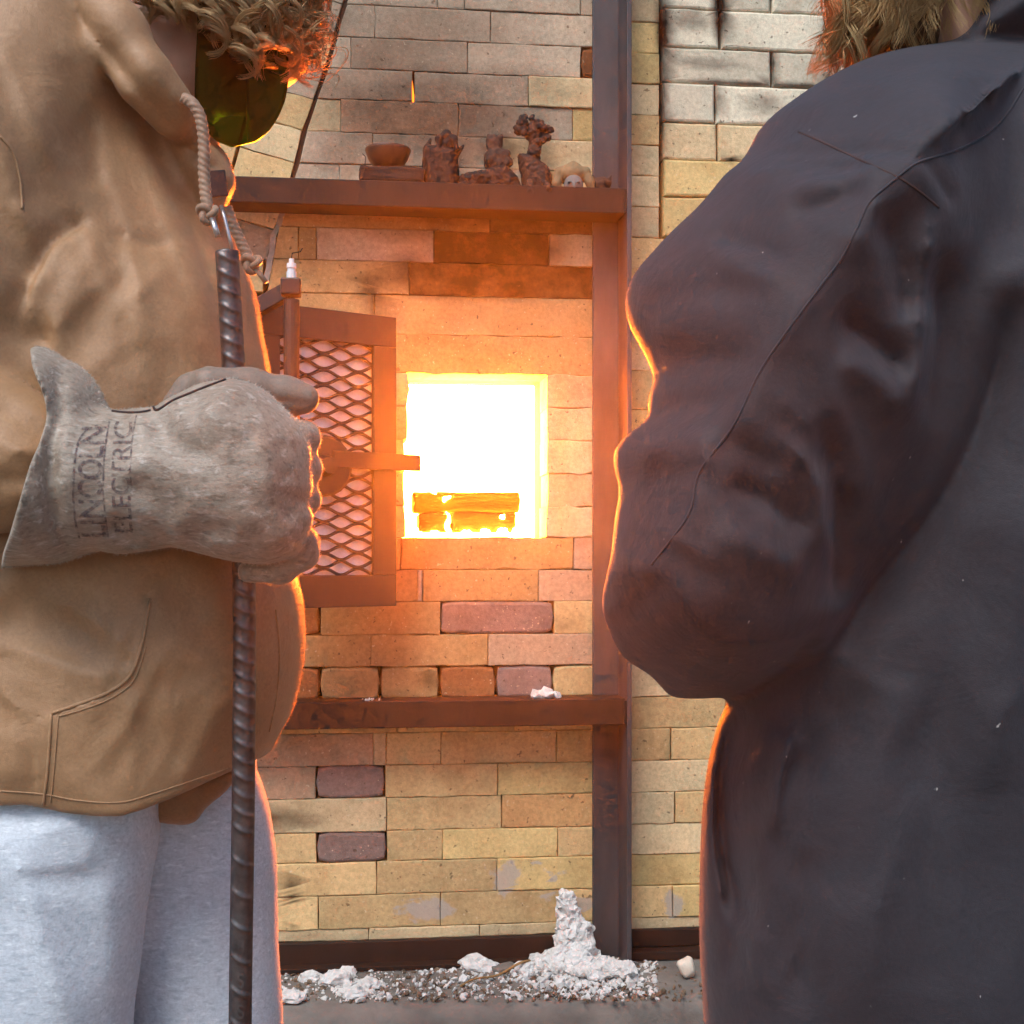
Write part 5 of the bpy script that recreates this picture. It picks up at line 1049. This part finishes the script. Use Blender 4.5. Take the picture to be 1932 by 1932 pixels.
for (u, v, r, nm) in ((585, 1850, .022, 'flat white ash lump nearest the grey sweatpants'), (632, 1855, .030, 'pale ash lump right of the lump beside the sweatpants'), (668, 1880, .024, 'bright white ash lump at the front lip of the ledge'), (695, 1862, .022, 'upright white ash lump behind the front lip of the ledge'), (655, 1838, .018, 'round ash lump just behind the flat ones on the ledge'),
                      (895, 1826, .030, 'broad white ash flake lying against the base channel'), (920, 1830, .022, 'second ash flake, touching the broad one by the base channel'), (990, 1832, .024, 'white ash lump right of the grey shard by the heap'), (550, 1888, .024, 'low ash lump at the very left end of the ledge')):
    p = ledge_pt(u, v); bm = bmesh.new(); bmesh.ops.create_icosphere(bm, subdivisions=3, radius=1); sd_ = u * .37
    for w in bm.verts: w.co *= 1 + .35 * noise.noise(w.co * 1.6 + Vector((sd_, 0, 0))) + .22 * noise.noise(w.co * 4 + Vector((0, sd_, 0))); w.co = Vector((w.co.x * r, w.co.y * r * .7, max(0, w.co.z + .35) * r * .62)) + Vector((p[0], min(p[1], -.02), ZL - .0005))
    bm.verts.index_update(); VV = [tuple(w.co) for w in bm.verts]; FF = [tuple(w.index for w in f.verts) for f in bm.faces]; bm.free(); tag(obj('ash_lump', VV, FF, M['ash'], None, False, loc=base_of(VV)), nm, 'ash lump', 'ash lumps on the ledge')
p = ledge_pt(1296, 1845); bm = bmesh.new(); bmesh.ops.create_icosphere(bm, subdivisions=3, radius=1)
for w in bm.verts: w.co *= 1 + .42 * noise.noise(w.co * 1.1 + Vector((3, 1, 0))) + .12 * noise.noise(w.co * 3); w.co = Vector((w.co.x * .016, w.co.y * .014, (w.co.z + .95) * .019)) + Vector((p[0], p[1], ZL))
bm.verts.index_update(); VV = [tuple(w.co) for w in bm.verts]; FF = [tuple(w.index for w in f.verts) for f in bm.faces]; bm.free(); tag(obj('pebble', VV, FF, M['stone'], None, True, loc=base_of(VV)), 'single pale pebble on the ledge right of the post', 'pebble')
V, Fc = join([bar(ledge_pt(932, 1836) + [0, 0, .006], ledge_pt(970, 1828) + [0, 0, .008], .03, .008, .002)]); V = rough_up(V, .003, 60, 2)
tag(obj('stone_shard', V, Fc, M['concrete'], None, False, loc=base_of(V)), 'flat grey stone shard lying among the ash by the base channel', 'stone')
a, b = ledge_pt(868, 1865) + [0, 0, .004], ledge_pt(1000, 1832) + [0, 0, .018]
V, Fc = tube([a + (b - a) * t + np.array([0, 0, .004 * math.sin(t * 9)]) for t in np.linspace(0, 1, 14)], [.0016 + .001 * (i / 13) for i in range(14)], 7)
tag(obj('dry_stalk', V, Fc, M['straw'], None, True, loc=base_of(V)), 'dry brown stalk leaning into the white ash heap', 'stalk')
rg = np.random.default_rng(5); sp = []
for i in range(26): p = wp(1028 + rg.normal(0, 16), 1318, -.07); sp.append((p[0], -.06 + rg.normal(0, .012), LBZ - .001 + max(0, .010 - abs(p[0] - wx(1030)) * .6) * rg.random(), .004 + .012 * rg.random()))
for i in range(14): p = wp(700 + rg.normal(0, 10), 1318, -.07); sp.append((p[0], -.07 + rg.normal(0, .01), LBZ, .001 + .003 * rg.random()))
chips('ash_crumbs', sp, 'ash', 'pinch of white ash lying on the lower beam', 8)

# ------------------------------------------------------------------ thin haze, added to stand in for lens glare round the fire
xa, xb, ya, yb, za, zb_ = -3, 3.4, -4.2, 2.2, -1.0, 2.9
hz = obj('haze', *box(xa, xb, ya, yb, za, zb_, 0), None); hz['kind'] = 'stuff'; hz['label'] = 'thin added haze that spreads the fire glow'
m = bpy.data.materials.new('glow_haze'); m.use_nodes = True; N = m.node_tree.nodes; N.remove(N['Principled BSDF'])
pv = N.new('ShaderNodeVolumePrincipled'); pv.inputs['Density'].default_value = .0050; pv.inputs['Color'].default_value = (.95, .92, .9, 1); pv.inputs['Anisotropy'].default_value = .82
m.node_tree.links.new(pv.outputs[0], N['Material Output'].inputs['Volume']); hz.data.materials.append(m)
